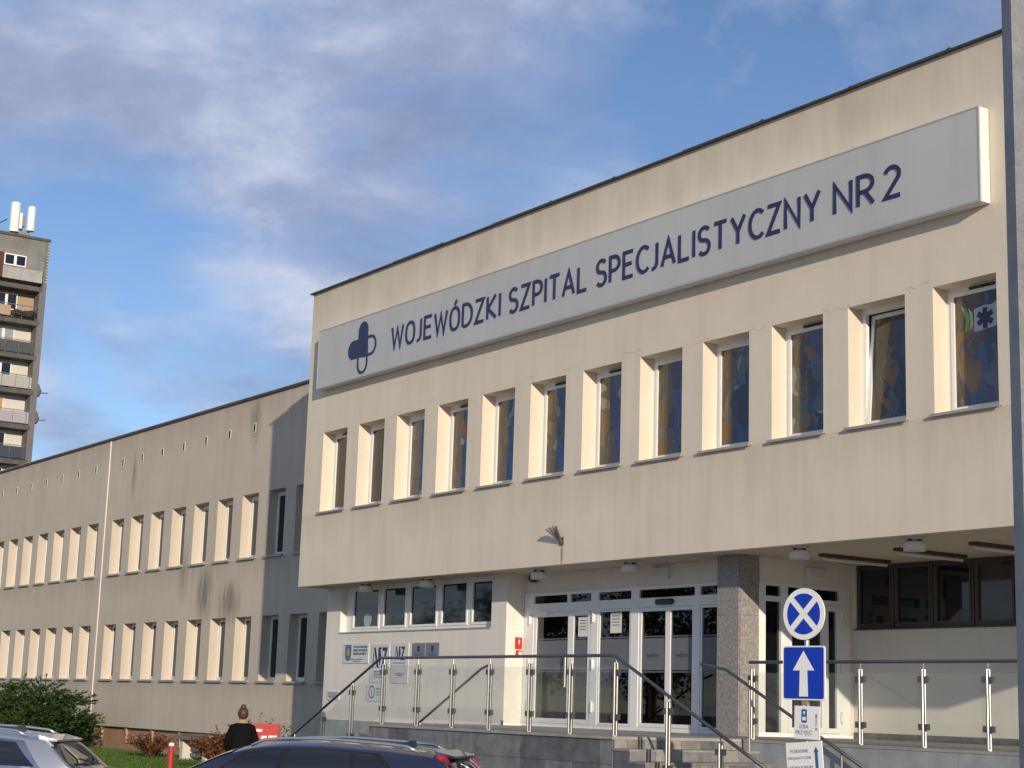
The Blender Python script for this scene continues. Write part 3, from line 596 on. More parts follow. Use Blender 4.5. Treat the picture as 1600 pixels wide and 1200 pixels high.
# ------------------------------------------------------------------ plaques on the ground floor wall
def plaque(label, x0, x1, z0, z1, m=plaque_white, y=YA):
    t = MB().box(x0, x1, y-.018, y-.003, z0, z1).build('wall_plaque', m); tag(t, label, 'plaque'); return t
def lines(p, rows, m=ink, y=YA-.0195):
    for (x0, x1, z, h) in rows:
        n = max(3, int((x1-x0)/(h*.75))); mb = MB(); rr = random.Random(int(abs(x0*100+z*31)))
        for i in range(n):
            a = x0+(x1-x0)*i/n; b = a+(x1-x0)/n*rr.uniform(.55, .8)
            mb.box(a, b, y, y+.001, z-h/2*rr.uniform(.6, 1), z+h/2*rr.uniform(.7, 1))
        mb.build('text_line', m, p)
def shield(p, x, z, w, h, m, y):
    pts = [(x-w/2, z+h/2), (x+w/2, z+h/2), (x+w/2, z-h*.1)] + [(x+w/2*math.cos(a), z-h*.1-h*.4*math.sin(a)) for a in [PI*i/10 for i in range(1, 10)]] + [(x-w/2, z-h*.1)]
    return MB().prism(pts, y, y+.0015).build('coat_of_arms', m, p)
yp = YA-.0198
a = plaque('wide white plaque with a shield and three lines of text, leftmost in its row', -33.84, -32.68, 2.45, 2.89)
shield(a, -33.60, 2.68, .28, .36, mat('shield_blue', (.10, .16, .22), .5), yp); MB().prism([(-33.66, 2.62), (-33.54, 2.62), (-33.55, 2.76), (-33.6, 2.80), (-33.65, 2.76)], yp-.001, yp).build('shield_charge', mat('shield_gold', (.45, .33, .06), .5), a)
lines(a, [(-33.36, -32.74, 2.81, .06), (-33.36, -32.73, 2.735, .06), (-33.36, -32.76, 2.66, .06), (-33.5, -32.95, 2.535, .028), (-33.35, -33.0, 2.49, .02)])
def nfz(p, x, z, s):
    m = mat('nfz_navy', (.03, .03, .08), .5)
    MB().prism([(x-.33*s, z+.24*s), (x-.24*s, z+.24*s), (x-.06*s, z-.25*s), (x-.15*s, z-.25*s)], yp, yp+.001).prism([(x-.345*s, z+.1*s), (x-.31*s, z+.1*s), (x-.31*s, z-.25*s), (x-.345*s, z-.25*s)], yp-.0005, yp+.001).prism([(x-.10*s, z+.24*s), (x+.07*s, z+.24*s), (x+.05*s, z+.20*s), (x+.0*s, z+.2*s), (x+.06*s, z), (x-.02*s, z-.22*s), (x-.09*s, z-.02*s)], yp-.001, yp+.001).prism([(x+.10*s, z+.24*s), (x+.36*s, z+.24*s), (x+.2*s, z-.16*s), (x+.34*s, z-.16*s), (x+.34*s, z-.25*s), (x+.06*s, z-.25*s), (x+.24*s, z+.15*s), (x+.10*s, z+.15*s)], yp-.0015, yp+.001).build('lettering', m, p)
b = plaque('white plaque with large navy NFZ letters, partly behind the handrail bend', -32.55, -31.78, 2.36, 2.86); nfz(b, -32.16, 2.58, .88)
c = plaque('white plaque with smaller navy NFZ letters beside two dark plaques', -31.69, -30.98, 2.39, 2.87); nfz(c, -31.33, 2.66, .58); lines(c, [(-31.6, -31.1, 2.45, .02)])
for x0, lab in ((-30.83, 'dark blue grey plaque with tiny emblem, the left one of the two'), (-30.28, 'dark blue grey plaque with tiny emblem, the right one of the two')):
    d = plaque(lab, x0, x0+.5, 2.56, 2.865, plaque_grey); shield(d, x0+.25, 2.74, .10, .13, navy, yp); lines(d, [(x0+.06, x0+.44, 2.63, .022), (x0+.12, x0+.38, 2.595, .018)], ink)
d = plaque('white plaque with two short text lines under the smaller NFZ plaque', -31.68, -30.98, 2.03, 2.37); lines(d, [(-31.5, -31.12, 2.225, .03), (-31.43, -31.2, 2.19, .028)])
d = plaque('white plaque with three text lines under the larger NFZ plaque', -32.58, -31.9, 2.03, 2.33); lines(d, [(-32.42, -32.0, 2.265, .032), (-32.42, -31.98, 2.205, .03), (-32.4, -32.0, 2.15, .028)])
d = plaque('white notice with blue ring symbol, lowest on the wall', -32.70, -31.95, 1.635, 1.99)
MB().ribbon([(-32.46+.12*math.cos(2*PI*i/24), 1.83+.125*math.sin(2*PI*i/24)) for i in range(24)], .035, yp, yp+.001, True).box(-32.475, -32.445, yp, yp+.001, 1.76, 1.89).build('ring_symbol', ink_blue, d); lines(d, [(-32.27, -32.0, 1.9, .05), (-32.27, -32.0, 1.83, .03), (-32.27, -32.05, 1.77, .03)], ink_blue)
d = plaque('small grey notice at the outer left corner of the wall near the handrail', -34.50, -33.93, 1.635, 1.825); lines(d, [(-34.45, -34.0, 1.79, .03), (-34.45, -33.99, 1.745, .03), (-34.4, -34.02, 1.70, .04)])
def xplate(label, y0, y1, z0, z1): return tag(MB().box(XA1+.002, XA1+.012, y0, y1, z0, z1).build('safety_sign', redm), label, 'sign')
d = xplate('red fire safety sign with white symbol on the wall beside the door', 18.98, 19.15, 2.72, 2.95)
MB().add([(XA1+.0135, y, z) for y, z in ((19.07, 2.93), (19.10, 2.86), (19.075, 2.86), (19.09, 2.79), (19.045, 2.87), (19.065, 2.87))], [(0, 1, 2, 3, 4, 5)]).build('symbol', plaque_white, d)
d = xplate('small square red sign with white figure below the fire safety sign', 19.0, 19.16, 2.56, 2.70)
MB().add([(XA1+.0135, y, z) for y, z in ((19.07, 2.58), (19.14, 2.58), (19.14, 2.67), (19.07, 2.67))], [(0, 1, 2, 3)]).build('symbol', plaque_white, d)
paper = mat('paper', (.72, .71, .66), .8)
def notice(label, x0, x1, z0, z1):
    t = tag(MB().box(x0, x1, YG-.012, YG-.009, z0, z1).build('paper_notice', paper), label, 'notice'); lines(t, [(x0+.05, x1-.05, z1-.06-i*.055, .02) for i in range(4)], ink, YG-.0135)
notice('paper notice taped to the glass left of the sliding doors', -24.62, -24.29, 2.99, 3.36); notice('paper notice taped inside the narrow door leaf', -25.60, -25.3, 2.94, 3.30)

# ------------------------------------------------------------------ lamps, camera, flag holder
def soffit_lamp(label, x, y):
    t = thing('soffit_lamp', label, 'lamp', (x, y, SO), 0, 'soffit lamps')
    MB().lathe([(0, 0), (.13, 0), (.13, -.03), (.05, -.035), (.05, -.06), (.15, -.065), (.16, -.09), (.16, -.20), (.135, -.205), (.12, -.16), (0, -.16)], n=24).build('lamp_housing', lampw, t, True)
    for a in (0, PI/2, PI, 3*PI/2): MB().box(.1*math.cos(a)-.02, .1*math.cos(a)+.02, .1*math.sin(a)-.02, .1*math.sin(a)+.02, -.064, -.032).build('spacer', dark, t)
soffit_lamp('white drum lamp under the soffit in front of the leftmost strip pane', -32.45, 18.46)
soffit_lamp('white drum lamp under the soffit in front of the third strip pane', -29.9, 18.46)
soffit_lamp('white drum lamp under the soffit at the corner by the round camera', -25.95, 18.50)
soffit_lamp('white drum lamp under the soffit above the automatic sliding doors', -23.2, 18.50)
soffit_lamp('white drum lamp under the soffit just right of the granite column', -18.95, 18.46)
soffit_lamp('rightmost white drum lamp under the soffit beside the tube lights', -16.65, 18.50)
for x, lab in ((-19.48, 'tube light on the soffit nearest the granite column'), (-17.88, 'middle tube light on the soffit of the right recess'), (-16.41, 'tube light on the soffit nearest the grey post')):
    t = thing('tube_light', lab, 'lamp', (x, 0, SO), 0, 'tube lights'); MB().box(-.07, .07, 19.46, 21.0, -.05, -.002).build('fitting', brownf, t); MB().tube([(0, 19.5, -.08), (0, 20.96, -.08)], .03, 10).build('tube', lampw, t)
t = thing('emergency_light', 'boxy emergency light on the wall above the sliding doors', 'lamp', (-23.18, YG, 4.02)); box('casing', lampw, t, -.235, .235, -.07, -.001, -.11, .11, bevel=.02); box('diffuser', plaque_white, t, -.18, .18, -.078, -.07, -.06, .07)
t = thing('emergency_light', 'boxy emergency light on the wall above the side door', 'lamp', (XV, 20.47, 3.98)); box('casing', lampw, t, .001, .07, -.22, .22, -.10, .10, bevel=.02); box('diffuser', plaque_white, t, .07, .078, -.16, .16, -.06, .06)
t = thing('security_camera', 'dark round security camera beside the corner lamp', 'camera', (-26.98, 19.1, 4.1)); MB().lathe([(0, -.10), (.06, -.09), (.10, -.04), (.105, 0), (.08, .06), (0, .085)], n=18).build('dome', mat('camera_dome', (.05, .02, .015), .3), t, True); box('mount', lampw, t, -.12, -.03, -.03, .1, -.06, .06)
t = thing('flag_holder', 'rusty metal flag holder with three sockets on the facade', 'flag holder', (-24.56, 18, 4.58))
rust = mat('galvanised', (.20, .20, .19), .5, .3, 20, metal=.6)
box('wall_plate', mat('rusty', (.13, .10, .08), .8), t, -.06, .06, -.02, -.001, -.07, .07)
for a in (-1.0, -.5, 0, .5): MB().tube([(0, -.02, -.02), (math.sin(a)*.22-.03, -.2, .16+.1*math.cos(a))], .021, 8).build('socket', rust, t)

# ------------------------------------------------------------------ traffic sign post
tb = mat('sign_blue', (.0, .035, .42), .35); tw = mat('sign_white', (.80, .79, .76), .4); galv = mat('galvanised_post', (.42, .42, .41), .45, .2, 20, metal=.7)
sp = thing('traffic_sign_post', 'post with round no-stopping sign, one-way arrow sign and two white direction boards', 'traffic sign', (-13.97, 13.68, -.25), math.radians(8))
MB().tube([(0, .05, -.08), (0, .05, 3.05)], .03, 12).build('post', galv, sp)
zc, rr = 2.995, .292
rs = MB().prism([(rr*math.cos(2*PI*i/40), zc+rr*math.sin(2*PI*i/40)) for i in range(40)], -.012, .006).build('round_sign', tw, sp); rs['label'] = 'round blue no-stopping sign with white cross and rim'
r1 = .232
for k in range(4):
    a0 = PI/4 + k*PI/2; pts = []; g = .155
    mid = a0+PI/4; c0 = (.052*math.cos(mid), zc+.052*math.sin(mid)); pts.append(c0)
    for i in range(11):
        a = a0+g+(PI/2-2*g)*i/10; pts.append((r1*math.cos(a), zc+r1*math.sin(a)))
    MB().prism(pts, -.0145, -.0125).build('blue_sector', tb, rs)
def rsq(x0, x1, z0, z1, r, n=5):
    p = []
    for cx, cz, a in ((x1-r, z1-r, 0), (x0+r, z1-r, PI/2), (x0+r, z0+r, PI), (x1-r, z0+r, 1.5*PI)): p += [(cx+r*math.cos(a+PI/2*i/n), cz+r*math.sin(a+PI/2*i/n)) for i in range(n+1)]
    return p
ss = MB().prism(rsq(-.295, .295, 2.03, 2.635, .03), -.012, .006).build('arrow_sign', tw, sp); ss['label'] = 'square blue one-way sign with white arrow pointing up'
MB().prism(rsq(-.28, .28, 2.045, 2.62, .025), -.0142, -.0122).build('blue_field', tb, ss)
MB().prism([(-.062, 2.07), (.062, 2.07), (.052, 2.36), (.15, 2.36), (0, 2.58), (-.15, 2.36), (-.052, 2.36)], -.0165, -.0145).build('white_arrow', tw, ss)
def board(label, cx, z0, z1, w, tilt, rows, icon):
    b = bpy.data.objects.new('direction_board', None)
    o = MB().box(-w/2, w/2, -.012, .004, 0, z1-z0).build('direction_board', tw, sp, loc=(cx, 0, z0)); o.rotation_euler = (0, math.radians(tilt), 0); o['label'] = label
    H = z1-z0; m = mat('board_ink', (.12, .19, .26), .6)
    for (s, x, z, size) in rows: text('lettering', s, size, m, o, (x, -.0135, z))
    if icon:
        MB().prism(rsq(-.075, .0, H-.185, H-.035, .015), -.0145, -.0125).build('pictogram', mat('pictogram_blue', (.01, .11, .34), .5), o)
        MB().prism([(-.055+.02*0, H-.06), (-.02, H-.06), (-.038, H-.10)], -.0165, -.0147).prism([(-.06, H-.16), (-.015, H-.16), (-.015, H-.12), (-.06, H-.12)], -.0165, -.0147).build('pictogram_mark', tw, o)
        MB().prism([(.125, .15), (.135, .15), (.135, .25), (.148, .25), (.13, .29), (.112, .25), (.125, .25)], -.0145, -.0125).build('small_arrow', m, o)
    else:
        MB().prism([(.15, .13), (.19, .13), (.19, .31), (.205, .31), (.17, .37), (.135, .31), (.15, .31)], -.0145, -.0125).build('small_arrow', mat('arrow_blue', (.02, .13, .28), .5), o)
board('small white board with blue pictogram', .04, 1.60, 1.965, .35, 1, [('IZBA', -.04, .135, .06), ('PRZYJĘĆ', -.04, .07, .06), ('2B', .13, .115, .04)], True)
board('tilted white board listing outpatient clinics and laboratory', .03, 1.14, 1.57, .50, -5, [('PORADNIE', -.065, .33, .052), ('SPECJALISTYCZNE', -.065, .255, .040), ('LABORATORIUM', -.065, .15, .046), ('pok. 14', .17, .09, .04)], False)
MB().box(-.04, .04, .0, .02, 1.97, 2.03).build('clamp', mat('clamp_rust', (.35, .2, .1), .7), sp)

# ------------------------------------------------------------------ grey post at the right edge
gp = thing('lamp_post', 'tall blue grey concrete lamp post cutting the right edge of the view', 'lamp post', (-4.92, 6.31, G))
pm = mat('post_concrete', (.30, .305, .31), .7, .2, 6, .25, 40)
MB().tube([(0, 0, 0), (0, 0, 9)], .125, 8, .115).build('shaft', pm, gp); MB().tube([(0, 0, 8.95), (.3, -.5, 9.5), (1.0, -1.6, 9.7)], .045, 10).build('arm', galv, gp)
MB().box(.85, 1.2, -2.1, -1.55, 9.62, 9.74).build('lamp_head', galv, gp); MB().lathe([(0, 0), (.22, 0), (.22, .12), (.17, .3), (0, .3)], n=8).build('base', pm, gp)
gm = MB()
for i, (z, h) in enumerate(((1.62, .10), (1.76, .07), (1.88, .12), (2.06, .05))):
    for k in range(2):
        a = math.radians(-75+k*16+i*3); r = .117
        gm.box(r*math.cos(a)-.012, r*math.cos(a)+.012, r*math.sin(a)-.012, r*math.sin(a)+.004, z+k*.02, z+h*(1-.3*k))
gm.build('graffiti_mark', ink, gp)
def bollard(label, x, y, z, h):
    t = thing('bollard', label, 'bollard', (x, y, z), 0, 'red and white bollards'); r = .042
    bw = mat('bollard_white', (.75, .74, .71), .45); 
    MB().lathe([(0, 0), (r, 0), (r, h*.62), (0, h*.62)], n=16).build('lower_tube', bw, t, False); MB().lathe([(0, h*.62), (r+.001, h*.62), (r+.001, h*.95), (0, h*.95)], n=16).build('red_band', redm, t); MB().lathe([(r+.002, h*.95), (r+.002, h*.985), (r*.6, h), (0, h)], n=16).build('cap', bw, t)
bollard('red and white bollard on the lawn edge between the two cars', -24.75, 10.78, -.12, 1.02)
bollard('red and white bollard in front of the right flight of steps', -14.4, 12.25, G, 1.22)

# ------------------------------------------------------------------ apartment tower
tw_ = thing('apartment_tower', 'tall panel-built apartment tower with balconies far behind the wing', 'building')
XT, TYR, TYL = -125.0, 41.4, 26.0
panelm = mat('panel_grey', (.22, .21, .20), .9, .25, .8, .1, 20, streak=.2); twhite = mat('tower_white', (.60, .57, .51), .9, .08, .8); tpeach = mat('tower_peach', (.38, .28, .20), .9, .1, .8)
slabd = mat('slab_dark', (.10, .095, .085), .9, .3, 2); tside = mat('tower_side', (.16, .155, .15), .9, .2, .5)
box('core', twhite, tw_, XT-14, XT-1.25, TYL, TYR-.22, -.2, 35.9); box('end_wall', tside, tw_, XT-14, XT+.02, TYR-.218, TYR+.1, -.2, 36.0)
box('roof_edge', slabd, tw_, XT-14, XT+.12, TYL, TYR+.14, 36.0, 36.2)
box('attic_wall', panelm, tw_, XT-1.24, XT, TYL, TYR-.22, 33.55, 35.99); box('attic_parapet', mat('parapet_grey', (.36, .35, .34), .9, .2, 2), tw_, XT-1.2, XT+.06, TYL, TYR-.3, 32.62, 33.549)
lad = MB()
for i in range(14): lad.box(XT+.03, XT+.07, TYR-.05, TYR+.09, 32.7+i*.24, 32.8+i*.24)
lad.build('corner_blocks', mat('corner_blocks', (.42, .41, .39), .8), tw_)
def twin(y0, y1, z0, z1, x, pm=pane_dark):
    f = MB().box(x, x+.06, y0, y1, z0, z0+.09).box(x, x+.06, y0, y1, z1-.09, z1).box(x, x+.06, y0, y0+.08, z0+.09, z1-.09).box(x, x+.06, y1-.08, y1, z0+.09, z1-.09).box(x, x+.06, (y0+y1)/2-.1, (y0+y1)/2+.1, z0+.09, z1-.09).build('window', white, tw_)
    MB().box(x+.01, x+.03, y0+.08, y1-.08, z0+.09, z1-.09).build('pane', pm, f)
twin(38.05, 39.75, 33.65, 34.55, XT+.002); twin(35.0, 37.3, 33.65, 34.55, XT+.002)
box('attic_pier', mat('brick_red', (.09, .04, .035), .9), tw_, XT-1.2, XT+.065, 37.6, 38.0, 32.62, 34.6)
curt = mat('curtain_pane', (.30, .31, .30), .2); tan = mat('orange_blind', (.45, .28, .10), .7)
lev = [32.3, 29.6, 26.9, 24.2, 21.5, 18.8, 16.1, 13.4, 10.7, 8.0, 5.3, 2.6]
railm = [mat('rail_wire', (.15, .14, .13), .6), mat('rail_wire', (.15, .14, .13), .6), mat('rail_panel_dark', (.06, .065, .075), .7, .3, 3), mat('rail_glass', (.36, .36, .32), .4), mat('rail_panel_lilac', (.34, .32, .34), .7), mat('rail_panel_navy', (.03, .04, .07), .6)]
for i, z in enumerate(lev):
    box('balcony_slab', slabd, tw_, XT-1.2, XT+.05, TYL, TYR-.225, z-.36, z); 
    if i == 0: continue
    wallc = tpeach if i == 1 else twhite
    box('balcony_wall', wallc, tw_, XT-1.249, XT-1.2, TYL, TYR-.23, z+.001, z+2.33)
    pmx = [None, pane_dark, curt, pane_dark, tan, pane_dark][i] if i < 6 else pane_dark
    if i == 4: twin(38.5, 39.35, z+.9, z+2.15, XT-1.19, tan)
    else: twin(38.0, 39.7, z+(.85 if i != 3 else .05), z+2.15, XT-1.19, pmx)
    twin(33.5, 36, z+.8, z+2.15, XT-1.19, curt)
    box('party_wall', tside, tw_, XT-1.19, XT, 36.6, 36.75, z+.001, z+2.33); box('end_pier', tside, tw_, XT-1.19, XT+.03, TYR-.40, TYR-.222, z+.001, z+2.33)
    mr = railm[i] if i < 6 else railm[2 + i % 3]
    b = MB().box(XT-.03, XT+.03, TYL, TYR-.41, z+1.05, z+1.1)
    y = TYL+.1
    while y < TYR-.45: b.box(XT-.015, XT+.015, y, y+.035, z+.002, z+1.05); y += 1.05
    rl = b.build('balcony_rail', railm[0], tw_)
    if i >= 2:
        y = TYL+.1
        while y < TYR-.5: MB().box(XT+.016, XT+.03, y+.02, min(y+1.03, TYR-.42), z+.10, z+.98).build('balcony_panel', mr, rl); y += 1.05
    else:
        MB().box(XT-.02, XT+.02, TYL, 38.9, z+.15, z+.95).build('balcony_panel', tpeach, rl)
        bl = MB()
        for k in range(9): bl.lathe([(0, -.2), (.25, -.15), (.32, .05), (.2, .22), (0, .25)], (XT-.1+random.uniform(-.1, .15), 39.2+k*.19, z+.45+random.uniform(-.12, .1)), 8)
        bl.build('balcony_cover', dark, rl)
for z in (21.9, 24.0): MB().lathe([(.05, -.3), (.4, -.1), (.5, .3), (.3, .8), (0, .95)], (XT-.5, TYR+.05, z), 10).tube([(XT-.4, TYR+.2, z+.1), (XT-.2, TYR+1.0, z+.2)], .05, 6).build('satellite_dish', tside, tw_)
def antenna(label, y, z0, z1, w, x=XT-1.0):
    t = thing('roof_antenna', label, 'antenna', (x, y, 36.2), 0, 'roof antennas')
    MB().tube([(0, 0, 0), (0, 0, z1-36.2-.3)], .05, 8).build('mast', steel_dark, t); MB().lathe([(0, z0-36.2), (w/2, z0-36.2+.03), (w/2, z1-36.25), (w*.4, z1-36.2), (0, z1-36.2)], (.3, 0, 0), 12).build('antenna_panel', tw, t); MB().box(.0, .13, -.05, .05, z0-36.2+.3, z0-36.2+.4).box(0, .13, -.05, .05, z1-36.2-.5, z1-36.2-.4).build('bracket', steel_dark, t)
    MB().tube([(0, 0, .3), (-.6, .3, 0)], .03, 6).build('strut', steel_dark, t)
antenna('tallest white panel antenna on the tower roof, the left one', 38.80, 36.45, 38.85, .74); antenna('slim white panel antenna between the two larger ones on the roof', 39.38, 36.9, 38.2, .34, XT-1.4); antenna('white panel antenna nearest the right end of the tower roof', 40.08, 36.75, 38.75, .62)
MB().box(-.4, .5, 38.9-39.3, 40.0-39.3, .15, .55).box(-.2, .0, -.3, .35, .7, 2.1).box(.0, .25, .15, .4, 1.0, 1.9).build('radio_cabinet', mat('radio_grey', (.22, .23, .24), .6), [o for o in col.objects if o.name.startswith('roof_antenna')][1])
t = thing('roof_antenna', 'dark lattice bracket antenna at the left on the tower roof', 'antenna', (XT-1.0, 37.3, 36.2), 0, 'roof antennas'); MB().tube([(0, 0, 0), (0, 0, 1.5)], .05, 6).tube([(0, 0, .5), (0, 1.0, 1.3)], .05, 6).build('bracket_mast', steel_dark, t); MB().box(-.1, .1, -.15, .15, .9, 1.6).build('radio_unit', steel_dark, t)

# ------------------------------------------------------------------ cars
def car(name, label, paint, loc, heading, P):
    t = thing(name, label, 'car', loc, heading)
    L = P['L']; W = P['W']; roof = P['roof']; belt = P['belt']
    def lerp_tab(tab, x):
        for (a, ya), (b, yb_) in zip(tab, tab[1:]):
            if x <= b: s = (x-a)/(b-a); s = max(0, min(1, s)); return ya+(yb_-ya)*s
        return tab[-1][1]
    def smooth(tab, x): return sum(lerp_tab(tab, x+d) for d in (-.09, -.03, 0, .03, .09))/5
    rf = lambda x: smooth(roof, x); bz = lambda x: smooth(belt, x)
    wid = lambda x: W/2*smooth([(0, .84), (.25, .95), (.8, 1), (L-1.2, 1), (L-.45, .92), (L-.1, .74), (L, .62)], x)
    # lower body, half sections from sill to belt and across the deck
    xs = [0, .05, .15, .3, .5, .8, 1.2, 1.7, 2.2, 2.7, 3.2, 3.6, 3.9, 4.2, L-.3, L-.15, L-.05, L]
    secs = []
    for x in xs:
        hw = wid(x); b = bz(x); e = max(0, 1-min(x, L-x)/.25); z0 = .22+.12*e; ins = .05*e
        side = [(hw*.90-ins, z0), (hw*.97-ins, .32), (hw-ins*.6, .5), (hw*.995, .66), (hw*.985, b-.12), (hw*.955, b-.02), (hw*.90, b+.01), (hw*.5, b+.035), (0, b+.045)]
        secs.append([(x, y, z) for y, z in side]+[(x, -y, z) for y, z in side[-2::-1]])
    m = len(secs[0]); mb = MB(); vs = [v for s in secs for v in s]; fs = []
    for i in range(len(secs)-1):
        for k in range(m-1): fs.append((i*m+k, i*m+k+1, (i+1)*m+k+1, (i+1)*m+k))
        fs.append((i*m+m-1, i*m, (i+1)*m, (i+1)*m+m-1))
    fs += [tuple(range(m)), tuple((len(secs)-1)*m+k for k in range(m))]
    body = mb.add(vs, fs).build('body', paint, t, True); body.modifiers.new('edge', 'EDGE_SPLIT').split_angle = math.radians(38)
    # greenhouse surface
    wb = lambda x: wid(x)*.915; wr = lambda x: W/2*P.get('wr', .66)*smooth([(0, .93), (1.0, 1.0), (3, 1.0), (4, .9)], x)
    xa, xb = P['gx']
    def side_pt(x, v, s, off):
        zr = max(rf(x)-.055, bz(x)+.001); z = bz(x)+(zr-bz(x))*v; H = P['top']-.055-bz(x); q = (z-bz(x))/H
        y = wb(x)+(wr(x)-wb(x))*q + .035*math.sin(PI*min(1, max(0, q))); return (x, s*(y+off), z+off*.25)
    def top_pt(x, u, off):
        xx = x; e = side_pt(xx, 1, 1, 0); y = e[1]*u; zc = max(rf(xx), bz(xx)+.01); z = e[2]+(zc+.012-e[2])*(1-abs(u)**3.2); return (xx, y, z+off)
    def grid(fn, nu, nv):
        vs = [fn(i/nu, j/nv) for i in range(nu+1) for j in range(nv+1)]; return vs, [(i*(nv+1)+j, (i+1)*(nv+1)+j, (i+1)*(nv+1)+j+1, i*(nv+1)+j+1) for i in range(nu) for j in range(nv)]
    mb = MB()
    for s in (1, -1): mb.add(*grid(lambda u, v: side_pt(xa+(xb-xa)*u, v, s, 0), 40, 6))
    mb.add(*grid(lambda u, v: top_pt(xa+(xb-xa)*u, -1+2*v, 0), 40, 14)); rp = mb.build('roof', paint, t, True)
    trim = mat('black_trim', (.012, .012, .013), .35); chrome = mat('chrome_trim', (.6, .6, .6), .2, metal=1)
    cg = P['glass']
    def spatch(name, q, s, off, m, par):
        (b0, b1, t0, t1, v0, v1) = q
        vs, fs = grid(lambda u, v: side_pt((b0+(b1-b0)*u)*(1-v)+(t0+(t1-t0)*u)*v, v0+(v1-v0)*v, s, off), 8, 5); return MB().add(vs, fs).build(name, m, par, True)
    for s in (1, -1):
        b0, b1, t0, t1 = P['dlo']; spatch('window_trim', (b0-.04, b1+.05, t0-.04, t1+.05, .015, .94), s, .004, P.get('trim', trim), t)
        for k, q in enumerate(P['side']): spatch('side_window', q, s, .009, cg, t)
        # mirror, handles, door seams
        mx_ = P['mirror']; y = wid(mx_)*.93
        MB().lathe([(0, -.07), (.07, -.06), (.10, 0), (.07, .07), (0, .08)], (0, 0, 0), 12).build('mirror', paint, t, True, (mx_, s*(y+.12), bz(mx_)+.07))
        for hx in P['handles']: MB().box(hx, hx+.2, s*wid(hx)*.985-.012, s*wid(hx)*.985+.02, bz(hx)-.15, bz(hx)-.12).build('door_handle', paint, t)
        for dx in P['seams']: MB().box(dx, dx+.006, s*wid(dx)*.992-.01, s*wid(dx)*.992+.003, .35, bz(dx)-.1).build('door_seam', trim, t)
        y = wr(1.5)*.97; pts = [(x, s*side_pt(x, 1, 1, 0)[1]*.97, rf(x)+.028) for x in [P['rail'][0]+(P['rail'][1]-P['rail'][0])*i/14 for i in range(15)]]
        pts[0] = (pts[0][0], pts[0][1], pts[0][2]-.05); pts[-1] = (pts[-1][0], pts[-1][1], pts[-1][2]-.05); MB().tube(pts, .017, 8).build('roof_rail', P['railm'], t, True)
        for wx in P['wheels']:
            wh = MB().lathe([(.20, -.11), (.31, -.11), (.33, -.08), (.33, .08), (.31, .11), (.20, .11)], n=28).build('wheel', trim, t, True, (wx, s*(W/2-.095), .33)); wh.rotation_euler = (PI/2, 0, 0)
            MB().lathe([(0, .112*s*-1), (.06, .118*s*-1), (.19, .102*s*-1), (.215, .114*s*-1)], n=10).build('rim', chrome, wh)
            MB().lathe([(.0, 0), (.375, 0), (.375, .01), (0, .01)], n=28).build('wheel_arch', trim, t, False, (wx, s*(W/2-.012)+(0 if s > 0 else 0), .35)).rotation_euler = (PI/2, 0, 0)
        # lamps
        tl = P['tail'](s, wid); mb = MB(); vs, fs = tl; mb.add(vs, fs).build('tail_lamp', mat('tail_lamp_red', (.42, .008, .012), .15, coat=.6), t)
        MB().lathe([(0, 0), (.11, .02), (.10, .08), (0, .1)], n=14).build('headlight', mat('headlight', (.7, .72, .75), .1), t, True, (L-.33, s*W*.36, .66)).rotation_euler = (0, PI/2, 0)
    def tpatch(name, x0, x1, u0, off, m, par, n=10):
        vs, fs = grid(lambda u, v: top_pt(x0+(x1-x0)*u, (-1+2*v)*u0, off), 10, n); return MB().add(vs, fs).build(name, m, par, True)
    tpatch('windscreen', P['ws'][0], P['ws'][1], .93, .010, cg, t); rw = tpatch('rear_window', P['rw'][0], P['rw'][1], .90, .010, P.get('rearglass', cg), t)
    MB().tube([(P['rw'][0]+.0, .0, bz(0)+.10), (P['rw'][0]+.05, .45, bz(0)+.15)], .012, 6).build('wiper', trim, rw)
    # spoiler, fin, bumper, plate
    sx = P['spoiler']; e = rf(sx+.1); wq = wr(sx)*.96
    MB().add([(sx-.12, -wq*.92, e-.035), (sx-.12, wq*.92, e-.035), (sx+.12, wq, rf(sx+.12)+.016), (sx+.12, -wq, rf(sx+.12)+.016), (sx-.11, -wq*.92, e-.06), (sx-.11, wq*.92, e-.06), (sx+.10, wq, rf(sx+.1)-.05), (sx+.10, -wq, rf(sx+.1)-.05)], [(0, 1, 2, 3), (7, 6, 5, 4), (0, 4, 5, 1), (1, 5, 6, 2), (2, 6, 7, 3), (3, 7, 4, 0)]).build('spoiler', paint, t)
    fx_ = P['fin']; MB().add([(fx_, -.035, rf(fx_)), (fx_, .035, rf(fx_)), (fx_+.26, 0, rf(fx_+.2)+.005), (fx_+.01, 0, rf(fx_)+.085), (fx_+.07, 0, rf(fx_)+.08)], [(0, 1, 3), (0, 3, 4, 2), (1, 2, 4, 3), (0, 2, 1)]).build('antenna_fin', P.get('finm', paint), t)
    MB().box(-.05, .12, -W*.40, W*.40, .36, .58).build('bumper', paint, t); MB().box(-.06, -.049, -.26, .26, .60, .71).build('number_plate', tw, t); MB().box(-.052, -.04, -.35, .35, .26, .36).build('lower_bumper', trim, t)
    return t
blue = mat('navy_paint', (.012, .017, .045), .25, coat=1.0, spec=.5); silver = mat('silver_paint', (.36, .39, .44), .32, metal=.55, coat=.8)
cglass = mat('car_glass', (.012, .016, .022), .02, coat=.8); tealglass = mat('car_glass', (.02, .03, .03), .02)
